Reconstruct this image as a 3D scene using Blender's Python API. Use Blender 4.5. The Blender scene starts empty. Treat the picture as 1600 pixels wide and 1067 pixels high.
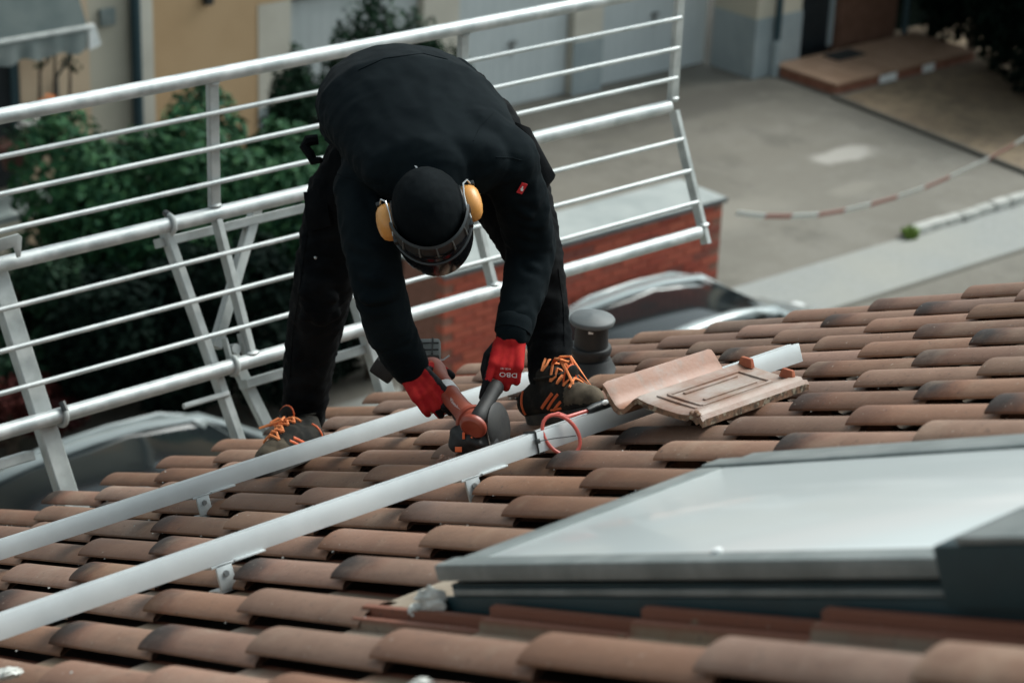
import bpy, bmesh, math, random
import numpy as np
from mathutils import Vector, Matrix, noise
from math import radians, sin, cos, pi
random.seed(7)
SC = bpy.context.scene
COL = SC.collection

# ---------------------------------------------------------------- camera, world, sun, exposure
CP = Vector((-1.71925, -3.20717, 2.17386))
RT = Vector((0.7620352, -0.6465175, 0.0362963))
DN = Vector((-0.2327630, -0.3257968, -0.9163394))
FW = Vector((0.6042547, 0.6898344, -0.3987540))
cam = bpy.data.cameras.new('camera'); camo = bpy.data.objects.new('camera', cam); COL.objects.link(camo)
Mc = Matrix((RT, -DN, -FW)).transposed().to_4x4(); Mc.translation = CP
camo.matrix_world = Mc
cam.sensor_width = 36.0; cam.lens = 79.605; cam.clip_start = 0.1; cam.clip_end = 900
cam.dof.use_dof = True; cam.dof.focus_distance = 5.35; cam.dof.aperture_fstop = 4.2
SC.camera = camo
SUN_EL, SUN_AZ = radians(47), radians(93)          # azimuth from +Y towards +X
w = bpy.data.worlds.new('World'); SC.world = w; w.use_nodes = True
nt = w.node_tree; nt.nodes.clear()
sky = nt.nodes.new('ShaderNodeTexSky'); sky.sky_type = 'NISHITA'; sky.sun_disc = False
sky.sun_elevation = SUN_EL; sky.sun_rotation = SUN_AZ; sky.air_density = 1.0; sky.dust_density = 4.0; sky.ozone_density = 1.0
hs = nt.nodes.new('ShaderNodeHueSaturation'); hs.inputs['Saturation'].default_value = 0.16
bg = nt.nodes.new('ShaderNodeBackground'); bg.inputs['Strength'].default_value = 0.112
wo = nt.nodes.new('ShaderNodeOutputWorld')
nt.links.new(sky.outputs[0], hs.inputs['Color']); tn = nt.nodes.new('ShaderNodeMix'); tn.data_type = 'RGBA'; tn.blend_type = 'MULTIPLY'; tn.inputs[0].default_value = 1.0; tn.inputs[7].default_value = (0.86, 0.985, 1.0, 1)
nt.links.new(hs.outputs[0], tn.inputs[6]); nt.links.new(tn.outputs[2], bg.inputs['Color']); nt.links.new(bg.outputs[0], wo.inputs[0])
sl = bpy.data.lights.new('sun', 'SUN'); sl.energy = 1.7; sl.angle = radians(32); sl.color = (1.0, 0.96, 0.90)
so = bpy.data.objects.new('sun', sl); COL.objects.link(so)
sd = Vector((sin(SUN_AZ)*cos(SUN_EL), cos(SUN_AZ)*cos(SUN_EL), sin(SUN_EL)))
so.rotation_euler = sd.to_track_quat('Z', 'Y').to_euler(); so.location = (0, 0, 30)
vs = SC.view_settings; vs.view_transform = 'Standard'; vs.look = 'None'; vs.gamma = 1.0; vs.exposure = 0.98; vs.use_curve_mapping = False

# ---------------------------------------------------------------- helpers
FPX = 3538.0
def U(u, v, d):                                     # real point at distance d along the view axis (1600x1067 frame)
    return CP + d*(FW + RT*((u-800)/FPX) + DN*((v-533.5)/FPX))
def _ray(u, v): return FW + RT*((u-800)/FPX) + DN*((v-533.5)/FPX)
def atZ(u, v, z):
    r = _ray(u, v); return CP + r*((z-CP.z)/r.z)
def atY(u, v, y):
    r = _ray(u, v); return CP + r*((y-CP.y)/r.y)
PIT = 0.4315444
DSL = Vector((0, cos(PIT), -sin(PIT))); NRM = Vector((0, sin(PIT), cos(PIT)))
def RP(X, s, h): return Vector((X, 0, 0)) + DSL*s + NRM*h
def roofpt(u, v, h=0.0):
    r = _ray(u, v); return CP + r*((h-NRM.dot(CP))/NRM.dot(r))
RM = Matrix((Vector((1, 0, 0)), DSL, NRM)).transposed()   # roof frame
TW, TL = 0.2, 0.35185
GZ = -7.7

class N:
    """tiny node helper"""
    def __init__(s, name):
        s.m = bpy.data.materials.new(name); s.m.use_nodes = True; s.t = s.m.node_tree
        s.b = s.t.nodes['Principled BSDF']; s._tc = None
    def n(s, typ, **kw):
        x = s.t.nodes.new(typ)
        for k, v in kw.items():
            if hasattr(x, k): setattr(x, k, v)
        return x
    def l(s, a, b): s.t.links.new(a, b)
    def set(s, k, v): s.b.inputs[k].default_value = v
    def obj(s):
        if not s._tc: s._tc = s.n('ShaderNodeTexCoord')
        return s._tc.outputs['Object']
    def noise(s, scale, detail=4, rough=0.55, vec=None, dim='3D'):
        x = s.n('ShaderNodeTexNoise'); x.inputs['Scale'].default_value = scale; x.inputs['Detail'].default_value = detail
        x.inputs['Roughness'].default_value = rough
        s.l(vec if vec else s.obj(), x.inputs['Vector']); return x.outputs['Fac']
    def math(s, op, a, b=None, c=None, clamp=False):
        x = s.n('ShaderNodeMath', operation=op); x.use_clamp = clamp
        for i, q in enumerate((a, b, c)):
            if q is None: continue
            if isinstance(q, (int, float)): x.inputs[i].default_value = q
            else: s.l(q, x.inputs[i])
        return x.outputs[0]
    def ramp(s, fac, lo, hi, c0=(0, 0, 0, 1), c1=(1, 1, 1, 1)):
        x = s.n('ShaderNodeMapRange'); x.interpolation_type = 'SMOOTHSTEP'
        x.inputs['From Min'].default_value = lo; x.inputs['From Max'].default_value = hi
        s.l(fac, x.inputs['Value']); return x.outputs['Result']
    def mix(s, fac, a, b, typ='MIX'):
        x = s.n('ShaderNodeMix'); x.data_type = 'RGBA'; x.blend_type = typ
        for i, q in ((0, fac), (6, a), (7, b)):
            if isinstance(q, (int, float)): x.inputs[i].default_value = q
            elif isinstance(q, tuple): x.inputs[i].default_value = q if len(q) == 4 else q+(1,)
            else: s.l(q, x.inputs[i])
        return x.outputs[2]
    def color(s, c):
        if isinstance(c, tuple): s.b.inputs['Base Color'].default_value = c if len(c) == 4 else c+(1,)
        else: s.l(c, s.b.inputs['Base Color'])
    def bump(s, h, strength=0.3, dist=0.01):
        x = s.n('ShaderNodeBump'); x.inputs['Strength'].default_value = strength; x.inputs['Distance'].default_value = dist
        s.l(h, x.inputs['Height']); s.l(x.outputs[0], s.b.inputs['Normal'])

def mat(name, c0, c1=None, rough=0.6, metal=0.0, scale=8.0, bump=0.0, bscale=60.0, bdist=0.002, spec=0.5, rvar=0.0, detail=5, coat=0.0):
    k = N(name); k.set('Roughness', rough); k.set('Metallic', metal); k.set('Specular IOR Level', spec)
    if coat: k.set('Coat Weight', coat)
    if c1:
        f = k.ramp(k.noise(scale, detail), 0.32, 0.68); k.color(k.mix(f, c0, c1))
        if rvar:
            k.l(k.math('MULTIPLY_ADD', f, rvar, rough-rvar/2), k.b.inputs['Roughness'])
    else: k.color(c0)
    if bump: k.bump(k.noise(bscale, 3), bump, bdist)
    return k.m

def props(o, label=None, cat=None, group=None, kind=None):
    if label: o['label'] = label
    if cat: o['category'] = cat
    if group: o['group'] = group
    if kind: o['kind'] = kind
    return o
ORG = {}
def thing(name, loc, label, cat, group=None):
    o = bpy.data.objects.new(name, None); o.empty_display_size = 0.1; COL.objects.link(o); o.location = loc
    ORG[o] = Vector(loc); return props(o, label, cat, group)
def org(p):
    v = Vector((0, 0, 0))
    while p is not None: v = v + p.location; p = p.parent
    return v
def link(name, me, mats, parent=None, smooth=False):
    o = bpy.data.objects.new(name, me)
    for m in (mats if isinstance(mats, (list, tuple)) else [mats]): 
        if m is not None: me.materials.append(m)
    COL.objects.link(o)
    if parent is not None: o.parent = parent
    if smooth: me.shade_smooth()
    return o

def crumple(c, rx, ry, rz, ax, seed, nu=18, nv=12):
    vs = []; c = Vector(c)
    for j in range(nv+1):
        t = pi*j/nv
        for i in range(nu):
            a = 2*pi*i/nu; d = Vector((sin(t)*cos(a), sin(t)*sin(a), cos(t)))
            k = 1+.55*noise.noise(d*2.1+Vector((seed, 0, 0)))+.40*(0.5-abs(noise.noise(d*4.7+Vector((0, seed, 0)))))
            vs.append(c+ax[0]*(rx*d.x*k)+ax[1]*(ry*d.y*k)+ax[2]*(rz*d.z*k))
    return vs, [(j*nu+i, j*nu+(i+1) % nu, (j+1)*nu+(i+1) % nu, (j+1)*nu+i) for j in range(nv) for i in range(nu)]
class MB:
    def __init__(s): s.v = []; s.f = []; s.mi = []; s.cur = 0
    def add(s, vs, fs):
        b = len(s.v); s.v += [Vector(x) for x in vs]; s.f += [tuple(i+b for i in f) for f in fs]; s.mi += [s.cur]*len(fs); return s
    def box(s, c, dx, dy, dz, ax=None, taper=None):
        """full sizes dx,dy,dz around c; ax = 3 axis vectors"""
        c = Vector(c); ax = ax or (Vector((1, 0, 0)), Vector((0, 1, 0)), Vector((0, 0, 1)))
        vs = []
        for k in (-1, 1):
            t = 1.0 if (taper is None or k < 0) else taper
            for j in (-1, 1):
                for i in (-1, 1): vs.append(c+ax[0]*(i*dx/2*t)+ax[1]*(j*dy/2*t)+ax[2]*(k*dz/2))
        return s.add(vs, [(0, 2, 3, 1), (4, 5, 7, 6), (0, 1, 5, 4), (2, 6, 7, 3), (0, 4, 6, 2), (1, 3, 7, 5)])
    def bbox(s, a, b): 
        a = Vector(a); b = Vector(b); return s.box((a+b)/2, abs(b.x-a.x), abs(b.y-a.y), abs(b.z-a.z))
    def beam(s, a, b, wdt, hgt, up=Vector((0, 0, 1)), cham=0.0):
        a = Vector(a); b = Vector(b); d = (b-a); L = d.length; d.normalize(); x = d.cross(up).normalized(); y = x.cross(d)
        if cham:
            pr = [(-wdt/2+cham, -hgt/2), (wdt/2-cham, -hgt/2), (wdt/2, -hgt/2+cham), (wdt/2, hgt/2-cham), (wdt/2-cham, hgt/2), (-wdt/2+cham, hgt/2), (-wdt/2, hgt/2-cham), (-wdt/2, -hgt/2+cham)]
            return s.extr(a, b, pr, x, y)
        return s.box((a+b)/2, wdt, hgt, L, (x, y, d))
    def extr(s, a, b, prof, x, y, caps=True):
        n = len(prof); vs = [a+x*p+y*q for p, q in prof]+[b+x*p+y*q for p, q in prof]
        fs = [(i, (i+1) % n, n+(i+1) % n, n+i) for i in range(n)]
        if caps: fs += [tuple(range(n-1, -1, -1)), tuple(range(n, 2*n))]
        return s.add(vs, fs)
    def tube(s, pts, r, n=8, caps=True, closed=False, flat=1.0, up=None):
        pts = [Vector(p) for p in pts]; m = len(pts); rs = r if isinstance(r, (list, tuple)) else [r]*m
        vs = []; prev = None
        for i, p in enumerate(pts):
            if closed: d = pts[(i+1) % m]-pts[i-1]
            else: d = pts[min(i+1, m-1)]-pts[max(i-1, 0)]
            if d.length < 1e-9: d = Vector((0, 0, 1))
            d.normalize()
            if prev is None:
                ref = up or (Vector((0, 0, 1)) if abs(d.z) < 0.9 else Vector((1, 0, 0)))
                x = d.cross(ref).normalized()
            else:
                x = prev-d*prev.dot(d)
                x = x.normalized() if x.length > 1e-6 else prev
            prev = x; y = d.cross(x)
            for k in range(n):
                a = 2*pi*k/n; vs.append(p+x*(cos(a)*rs[i])+y*(sin(a)*rs[i]*flat))
        fs = []
        for i in range(m if closed else m-1):
            for k in range(n):
                a, b = i*n+k, i*n+(k+1) % n; j = (i+1) % m; fs.append((a, b, j*n+(k+1) % n, j*n+k))
        if caps and not closed: fs += [tuple(range(n-1, -1, -1)), tuple((m-1)*n+k for k in range(n))]
        return s.add(vs, fs)
    def lathe(s, base, axis, prof, n=24, caps=True):
        """prof: (radius, height)"""
        axis = Vector(axis).normalized(); ref = Vector((1, 0, 0)) if abs(axis.x) < 0.8 else Vector((0, 1, 0))
        x = axis.cross(ref).normalized(); y = axis.cross(x); base = Vector(base); vs = []
        for r, h in prof:
            for k in range(n):
                a = 2*pi*k/n; vs.append(base+axis*h+x*(cos(a)*r)+y*(sin(a)*r))
        fs = []
        for i in range(len(prof)-1):
            for k in range(n): a, b = i*n+k, i*n+(k+1) % n; fs.append((a, b, b+n, a+n))
        if caps: fs += [tuple(range(n-1, -1, -1)), tuple((len(prof)-1)*n+k for k in range(n))]
        return s.add(vs, fs)
    def ell(s, c, rx, ry, rz, ax=None, nu=14, nv=9):
        ax = ax or (Vector((1, 0, 0)), Vector((0, 1, 0)), Vector((0, 0, 1))); c = Vector(c); vs = []
        for j in range(nv+1):
            t = pi*j/nv
            for i in range(nu):
                a = 2*pi*i/nu; vs.append(c+ax[0]*(rx*sin(t)*cos(a))+ax[1]*(ry*sin(t)*sin(a))+ax[2]*(rz*cos(t)))
        fs = []
        for j in range(nv):
            for i in range(nu): a, b = j*nu+i, j*nu+(i+1) % nu; fs.append((a, b, b+nu, a+nu))
        return s.add(vs, fs)
    def mesh(s, name, o=Vector((0, 0, 0)), fix=True):
        me = bpy.data.meshes.new(name); me.from_pydata([tuple(v-o) for v in s.v], [], s.f)
        me.polygons.foreach_set('material_index', s.mi); me.update()
        if fix:
            bm = bmesh.new(); bm.from_mesh(me); bmesh.ops.recalc_face_normals(bm, faces=bm.faces); bm.to_mesh(me); bm.free()
        return me
    def build(s, name, mats, parent=None, smooth=False, bevel=0.0, sharp=None):
        me = s.mesh(name, org(parent))
        if bevel:
            bm = bmesh.new(); bm.from_mesh(me); bmesh.ops.remove_doubles(bm, verts=bm.verts, dist=1e-5)
            es = [e for e in bm.edges if len(e.link_faces) == 2 and e.calc_face_angle(0) > 0.6]
            bmesh.ops.bevel(bm, geom=es, offset=bevel, segments=2, affect='EDGES', profile=0.6, clamp_overlap=True)
            bm.to_mesh(me); bm.free()
        o = link(name, me, mats, parent)
        if smooth or bevel:
            me.shade_smooth(); 
            try: me.set_sharp_from_angle(angle=sharp or radians(38))
            except Exception: pass
        return o

# ---------------------------------------------------------------- materials
def tile_material(name, dark=0.0):
    k = N(name); k.set('Roughness', 0.58); k.set('Specular IOR Level', 0.28)
    oi = k.n('ShaderNodeObjectInfo'); rnd = oi.outputs['Random']
    sep = k.n('ShaderNodeSeparateXYZ'); k.l(k.obj(), sep.inputs[0]); x, y, z = sep.outputs
    off = k.n('ShaderNodeVectorMath', operation='MULTIPLY_ADD'); k.l(k.obj(), off.inputs[0]); off.inputs[1].default_value = (1, 1, 1)
    cmb = k.n('ShaderNodeCombineXYZ')
    for i in range(3): k.l(k.math('MULTIPLY', rnd, 37.0+i*11), cmb.inputs[i])
    k.l(cmb.outputs[0], off.inputs[2]); P = off.outputs[0]
    n1 = k.ramp(k.noise(9, 6, 0.6, P), 0.3, 0.7)
    base = k.mix(n1, (0.158, 0.087, 0.055), (0.215, 0.126, 0.083))
    rv = k.math('FRACT', k.math('MULTIPLY', rnd, 91.7))
    base = k.mix(k.math('MULTIPLY', rv, 0.55), base, (0.215, 0.098, 0.060))
    rv2 = k.math('FRACT', k.math('MULTIPLY', rnd, 17.3))
    base = k.mix(k.math('MULTIPLY', rv2, 0.45), base, (0.148, 0.094, 0.068))
    # dusty pan
    pan = k.math('MULTIPLY', k.ramp(x, 0.085, 0.13), k.ramp(k.noise(16, 5, 0.6, P), 0.2, 0.62))
    base = k.mix(k.math('MULTIPLY', pan, 0.8), base, (0.205, 0.168, 0.122))
    # fired dark nose at the lower left end of some tiles
    vx = k.math('SUBTRACT', x, 0.03); vy = k.math('MULTIPLY', k.math('ADD', y, 0.005), 0.62)
    dd = k.math('SQRT', k.math('ADD', k.math('MULTIPLY', vx, vx), k.math('MULTIPLY', vy, vy)))
    dd = k.math('ADD', dd, k.math('MULTIPLY', k.math('SUBTRACT', k.noise(22, 4, 0.6, P), 0.5), 0.045))
    amt = k.ramp(rnd, 0.42, 0.85)
    halo = k.math('MULTIPLY', k.math('SUBTRACT', 1.0, k.ramp(dd, 0.030, 0.100)), amt)
    core = k.math('MULTIPLY', k.math('SUBTRACT', 1.0, k.ramp(dd, 0.014, 0.072)), amt)
    base = k.mix(k.math('MULTIPLY', halo, 0.75), base, (0.150, 0.055, 0.028))
    base = k.mix(k.math('MULTIPLY', core, 0.96), base, (0.017, 0.0125, 0.0105))
    sv = k.n('ShaderNodeCombineXYZ'); k.l(k.math('MULTIPLY_ADD', x, 55.0, k.math('MULTIPLY', rnd, 91.0)), sv.inputs[0]); k.l(k.math('MULTIPLY', y, 5.0), sv.inputs[1])
    strk = k.ramp(k.noise(1.0, 5, 0.65, sv.outputs[0]), 0.50, 0.72)
    base = k.mix(k.math('MULTIPLY', strk, 0.35), base, (0.090, 0.055, 0.040))
    dust = k.ramp(k.noise(5, 5, 0.65, P), 0.50, 0.70); base = k.mix(k.math('MULTIPLY', dust, 0.35), base, (0.27, 0.20, 0.145))
    rv3 = k.math('FRACT', k.math('MULTIPLY', rnd, 41.9)); hsv = k.n('ShaderNodeHueSaturation'); k.l(k.math('MULTIPLY_ADD', rv3, 0.42, 0.78), hsv.inputs['Value']); k.l(k.math('MULTIPLY_ADD', rv2, 0.3, 0.85), hsv.inputs['Saturation']); k.l(base, hsv.inputs['Color']); base = hsv.outputs['Color']
    # red unweathered interlock ribs
    base = k.mix(k.ramp(x, 0.2025, 0.206), base, (0.165, 0.062, 0.038))
    # bare red edges / chips, lichen specks, dark pits
    sp = k.ramp(k.noise(95, 3, 0.6, P), 0.68, 0.73)
    base = k.mix(k.math('MULTIPLY', sp, 0.5), base, (0.42, 0.38, 0.32))
    pit = k.math('SUBTRACT', 1.0, k.ramp(k.noise(70, 4, 0.6, P), 0.30, 0.38))
    base = k.mix(k.math('MULTIPLY', pit, 0.6), base, (0.06, 0.04, 0.032))
    lich = k.math('MULTIPLY', k.ramp(k.noise(26, 6, 0.7, P), 0.63, 0.70), k.ramp(x, 0.06, 0.12))
    base = k.mix(k.math('MULTIPLY', lich, 0.5), base, (0.20, 0.19, 0.13))
    if dark: base = k.mix(dark, base, (0.018, 0.015, 0.014))
    k.color(base)
    k.bump(k.math('ADD', k.math('MULTIPLY', k.noise(130, 4, 0.6, P), 0.5), k.noise(14, 3, 0.5, P)), 0.55, 0.003)
    return k.m
M = {}
M['tile'] = tile_material('clay_tile')
M['galv'] = mat('galvanised_steel', (0.33, 0.36, 0.36), (0.50, 0.52, 0.515), 0.5, 0.45, 14, 0.15, 90, 0.002, rvar=0.2)
M['galvflat'] = mat('galvanised_flat', (0.29, 0.31, 0.30), (0.42, 0.44, 0.43), 0.6, 0.25, 11, 0.1, 70, 0.002)
M['alu'] = mat('mill_aluminium', (0.49, 0.52, 0.525), (0.58, 0.61, 0.615), 0.33, 0.35, 5, 0.04, 300, 0.0005)
M['alu_w'] = mat('bracket_aluminium', (0.42, 0.45, 0.455), (0.52, 0.55, 0.55), 0.45, 0.5, 20)
M['steel'] = mat('bolt_steel', (0.25, 0.26, 0.26), None, 0.4, 0.9)
M['rust'] = mat('red_primer', (0.30, 0.10, 0.09), (0.42, 0.22, 0.20), 0.7, 0.0, 30)
M['blackp'] = mat('black_plastic', (0.010, 0.012, 0.013), (0.020, 0.023, 0.024), 0.45, 0, 40, 0.1, 200)
M['rubber'] = mat('rubber', (0.012, 0.012, 0.012), (0.03, 0.028, 0.026), 0.8, 0, 30, 0.2, 150)
M['pipe'] = mat('vent_plastic', (0.005, 0.0065, 0.0075), (0.011, 0.013, 0.0135), 0.55, 0, 14, 0.1, 120)
M['pipecap'] = mat('vent_cap', (0.060, 0.070, 0.073), (0.092, 0.10, 0.10), 0.6, 0, 10, 0.1, 90)
M['white'] = mat('white_plastic', (0.62, 0.64, 0.63), (0.74, 0.75, 0.74), 0.5, 0, 12)
M['red_cable'] = mat('red_cable', (0.46, 0.075, 0.055), None, 0.45)
M['frame_grey'] = mat('skylight_aluminium', (0.125, 0.145, 0.142), (0.19, 0.21, 0.205), 0.5, 0.2, 12, 0.05, 60)
M['frame_dark'] = mat('skylight_dark_flashing', (0.0025, 0.020, 0.025), (0.0045, 0.027, 0.033), 0.55, 0.0, 10)
M['lead'] = mat('white_crumpled_seal', (0.36, 0.365, 0.34), (0.52, 0.52, 0.49), 0.85, 0, 40, 0.6, 70, 0.006)
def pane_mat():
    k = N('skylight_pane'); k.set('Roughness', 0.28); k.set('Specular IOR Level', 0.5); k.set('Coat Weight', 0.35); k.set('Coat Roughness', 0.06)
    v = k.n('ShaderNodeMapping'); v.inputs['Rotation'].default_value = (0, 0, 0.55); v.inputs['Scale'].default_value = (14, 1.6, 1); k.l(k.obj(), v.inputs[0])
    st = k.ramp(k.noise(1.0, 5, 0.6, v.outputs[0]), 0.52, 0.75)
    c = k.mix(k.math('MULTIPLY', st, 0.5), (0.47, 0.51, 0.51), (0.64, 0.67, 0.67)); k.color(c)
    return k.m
M['pane'] = pane_mat()
M['tile_dust'] = mat('dusty_clay', (.20, .155, .11), (.27, .22, .165), 0.85, 0, 14, .2, 60)
M['deck'] = mat('roofing_underlay', (0.012, 0.011, 0.010), (0.022, 0.02, 0.018), 0.9, 0, 10)
M['render_own'] = mat('house_render', (0.50, 0.47, 0.40), (0.56, 0.53, 0.46), 0.9, 0, 3)
M['mortar_red'] = mat('broken_tile_clay', (0.20, 0.10, 0.07), (0.36, 0.24, 0.18), 0.9, 0, 40, 0.5, 120, 0.003)
# background
M['cream'] = mat('cream_render', (0.44, 0.405, 0.325), (0.49, 0.45, 0.365), 0.9, 0, 1.3, 0.1, 60)
M['peach'] = mat('peach_render', (0.52, 0.39, 0.27), (0.56, 0.43, 0.30), 0.9, 0, 1.3)
M['ochre'] = mat('ochre_render', (0.44, 0.295, 0.165), (0.49, 0.335, 0.195), 0.9, 0, 1.1)
M['pale'] = mat('pale_pillar_render', (0.47, 0.44, 0.375), (0.53, 0.50, 0.43), 0.9, 0, 2)
M['plinth'] = mat('blue_grey_plinth', (0.24, 0.285, 0.295), (0.30, 0.34, 0.35), 0.85, 0, 2)
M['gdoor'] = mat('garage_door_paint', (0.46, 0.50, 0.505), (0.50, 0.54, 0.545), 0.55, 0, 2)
M['gdoor2'] = mat('garage_door_darker_grey', (0.38, 0.415, 0.415), (0.43, 0.46, 0.46), 0.6, 0, 2)  # slightly darker grey paint for the leftmost door
M['teal_pipe'] = mat('dark_downpipe', (0.018, 0.045, 0.055), None, 0.5)
M['awning'] = mat('grey_awning_cloth', (0.055, 0.075, 0.075), (0.085, 0.105, 0.102), 0.9, 0, 2.5)
M['awning2'] = mat('grey_valance_cloth', (0.15, 0.18, 0.175), (0.22, 0.245, 0.235), 0.9, 0, 4)
M['darkdoor'] = mat('dark_door', (0.008, 0.013, 0.017), (0.014, 0.02, 0.024), 0.35)
M['brownwood'] = mat('brown_boards', (0.105, 0.050, 0.030), (0.14, 0.07, 0.045), 0.7, 0, 5)
M['porch'] = mat('porch_tile', (0.22, 0.135, 0.085), (0.28, 0.18, 0.12), 0.75, 0, 3, 0.1, 30)
M['porchedge'] = mat('porch_red_edge', (0.20, 0.075, 0.045), (0.26, 0.11, 0.07), 0.8, 0, 6)
M['mat'] = mat('door_mat', (0.01, 0.012, 0.012), None, 0.95)
M['brick'] = None
def brick_mat():
    k = N('red_brick'); k.set('Roughness', 0.85)
    r = k.n('ShaderNodeObjectInfo').outputs['Random']
    c = k.mix(r, (0.27, 0.042, 0.022), (0.36, 0.080, 0.042)); r2 = k.math('FRACT', k.math('MULTIPLY', r, 53.1))
    c = k.mix(k.math('MULTIPLY', k.ramp(r2, 0.8, 1.0), 0.7), c, (0.09, 0.03, 0.024))
    c = k.mix(k.math('MULTIPLY', k.ramp(k.noise(18, 5), 0.4, 0.7), 0.4), c, (0.20, 0.06, 0.04)); k.color(c)
    k.bump(k.noise(60, 4), 0.3, 0.004); return k.m
M['brick'] = brick_mat()
M['mortar'] = mat('mortar', (0.17, 0.075, 0.05), (0.22, 0.10, 0.07), 0.95, 0, 20)
M['coping'] = mat('grey_flat_cover', (0.21, 0.235, 0.23), (0.29, 0.31, 0.30), 0.75, 0, 1.8, 0.1, 40)
M['coping_edge'] = mat('dark_cover_edge', (0.05, 0.058, 0.058), (0.08, 0.085, 0.085), 0.6, 0, 5)
def ground_mat(name, a, b, c, s1=0.25, s2=2.2, spot=None):
    k = N(name); k.set('Roughness', 0.9)
    f = k.ramp(k.noise(s1, 6, 0.6), 0.35, 0.65); g = k.ramp(k.noise(s2, 7, 0.65), 0.38, 0.66)
    col = k.mix(f, a, b); col = k.mix(k.math('MULTIPLY', g, 0.75), col, c); h_ = k.ramp(k.noise(0.9, 8, 0.7), 0.52, 0.66); col = k.mix(k.math('MULTIPLY', h_, 0.45), col, tuple(q*.62 for q in b)); pk = k.ramp(k.noise(9, 6, 0.7), 0.58, 0.68); col = k.mix(k.math('MULTIPLY', pk, 0.35), col, tuple(q*1.35 for q in c))
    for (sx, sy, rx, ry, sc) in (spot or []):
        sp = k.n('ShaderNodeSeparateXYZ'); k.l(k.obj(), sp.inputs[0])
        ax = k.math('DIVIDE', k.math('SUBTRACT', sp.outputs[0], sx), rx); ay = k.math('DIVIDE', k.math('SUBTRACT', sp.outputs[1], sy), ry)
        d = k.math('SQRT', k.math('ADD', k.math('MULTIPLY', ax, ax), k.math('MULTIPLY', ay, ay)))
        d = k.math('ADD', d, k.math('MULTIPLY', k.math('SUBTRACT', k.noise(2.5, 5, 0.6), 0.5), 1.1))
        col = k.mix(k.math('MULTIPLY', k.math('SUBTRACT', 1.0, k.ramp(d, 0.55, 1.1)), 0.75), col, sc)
    k.color(col); k.bump(k.noise(25, 5), 0.25, 0.01); return k.m
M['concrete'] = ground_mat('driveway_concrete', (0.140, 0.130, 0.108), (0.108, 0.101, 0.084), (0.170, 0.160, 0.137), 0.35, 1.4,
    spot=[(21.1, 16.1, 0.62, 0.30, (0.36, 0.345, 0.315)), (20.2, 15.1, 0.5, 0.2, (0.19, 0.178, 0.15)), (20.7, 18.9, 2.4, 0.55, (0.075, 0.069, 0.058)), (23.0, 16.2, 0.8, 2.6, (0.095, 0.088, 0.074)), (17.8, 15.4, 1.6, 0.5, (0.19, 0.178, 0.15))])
def paver_mat():
    k = N('pavement_cobbles'); k.set('Roughness', 0.85)
    b = k.n('ShaderNodeTexBrick'); b.inputs['Scale'].default_value = 9.0; b.inputs['Mortar Size'].default_value = 0.03
    b.inputs['Color1'].default_value = (0.21, 0.225, 0.22, 1); b.inputs['Color2'].default_value = (0.255, 0.268, 0.26, 1); b.inputs['Mortar'].default_value = (0.20, 0.20, 0.18, 1)
    k.l(k.obj(), b.inputs['Vector'])
    k.color(k.mix(k.math('MULTIPLY', k.ramp(k.noise(0.7, 5), 0.35, 0.7), 0.5), b.outputs['Color'], (0.27, 0.265, 0.23))); return k.m
M['paver'] = paver_mat()
M['soil'] = ground_mat('gravel_soil', (0.16, 0.115, 0.072), (0.22, 0.165, 0.105), (0.10, 0.075, 0.05), 0.8, 5.0)
M['kerb'] = mat('pale_kerb_stone', (0.30, 0.305, 0.285), (0.40, 0.40, 0.375), 0.85, 0, 5)
M['joint'] = mat('dark_joint', (0.10, 0.095, 0.08), None, 0.95)
def leaf_mat(name, a, b, c):
    k = N(name); k.set('Roughness', 0.7); k.set('Specular IOR Level', 0.04 if 'hedge' in name else 0.15)
    f = k.ramp(k.noise(1.6, 4, 0.6), 0.35, 0.65); g = k.ramp(k.noise(11, 3, 0.6), 0.42, 0.7)
    k.color(k.mix(k.math('MULTIPLY', g, 0.7), k.mix(f, a, b), c)); return k.m
M['leaf'] = leaf_mat('shrub_leaf', (0.009, 0.040, 0.021), (0.018, 0.068, 0.029), (0.050, 0.125, 0.042))
M['leaf_dark'] = leaf_mat('conifer_leaf', (0.005, 0.018, 0.010), (0.010, 0.030, 0.015), (0.020, 0.055, 0.024))
M['leaf_black'] = leaf_mat('hedge_leaf', (0.002, 0.006, 0.005), (0.0035, 0.009, 0.006), (0.006, 0.014, 0.009))  # nearly black: shade over the low front shrubs is put into this leaf colour
M['leaf_red'] = leaf_mat('copper_leaf', (0.05, 0.012, 0.010), (0.028, 0.010, 0.010), (0.11, 0.022, 0.016))
M['bark'] = mat('bark', (0.05, 0.035, 0.025), (0.09, 0.065, 0.045), 0.9, 0, 12)
M['flower'] = mat('orange_flower', (0.62, 0.16, 0.035), (0.70, 0.26, 0.06), 0.7, 0, 20)
M['flower_w'] = mat('white_flower', (0.62, 0.60, 0.58), None, 0.7)
M['terra'] = mat('dark_terracotta', (0.055, 0.020, 0.015), (0.085, 0.03, 0.02), 0.8, 0, 8)
M['car_silver'] = mat('silver_car_paint', (0.32, 0.355, 0.355), None, 0.25, 0.35, coat=0.6)
M['car_white'] = mat('white_car_paint', (0.19, 0.215, 0.215), None, 0.3, 0.05, coat=0.6)
M['car_glass'] = mat('car_glass', (0.010, 0.013, 0.014), None, 0.08, 0.0, spec=0.5)
M['car_black'] = mat('car_trim', (0.010, 0.011, 0.012), None, 0.5)
M['tape_w'] = mat('barrier_white', (0.52, 0.53, 0.50), None, 0.6)
M['tape_r'] = mat('barrier_red', (0.33, 0.155, 0.125), None, 0.6)

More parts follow.
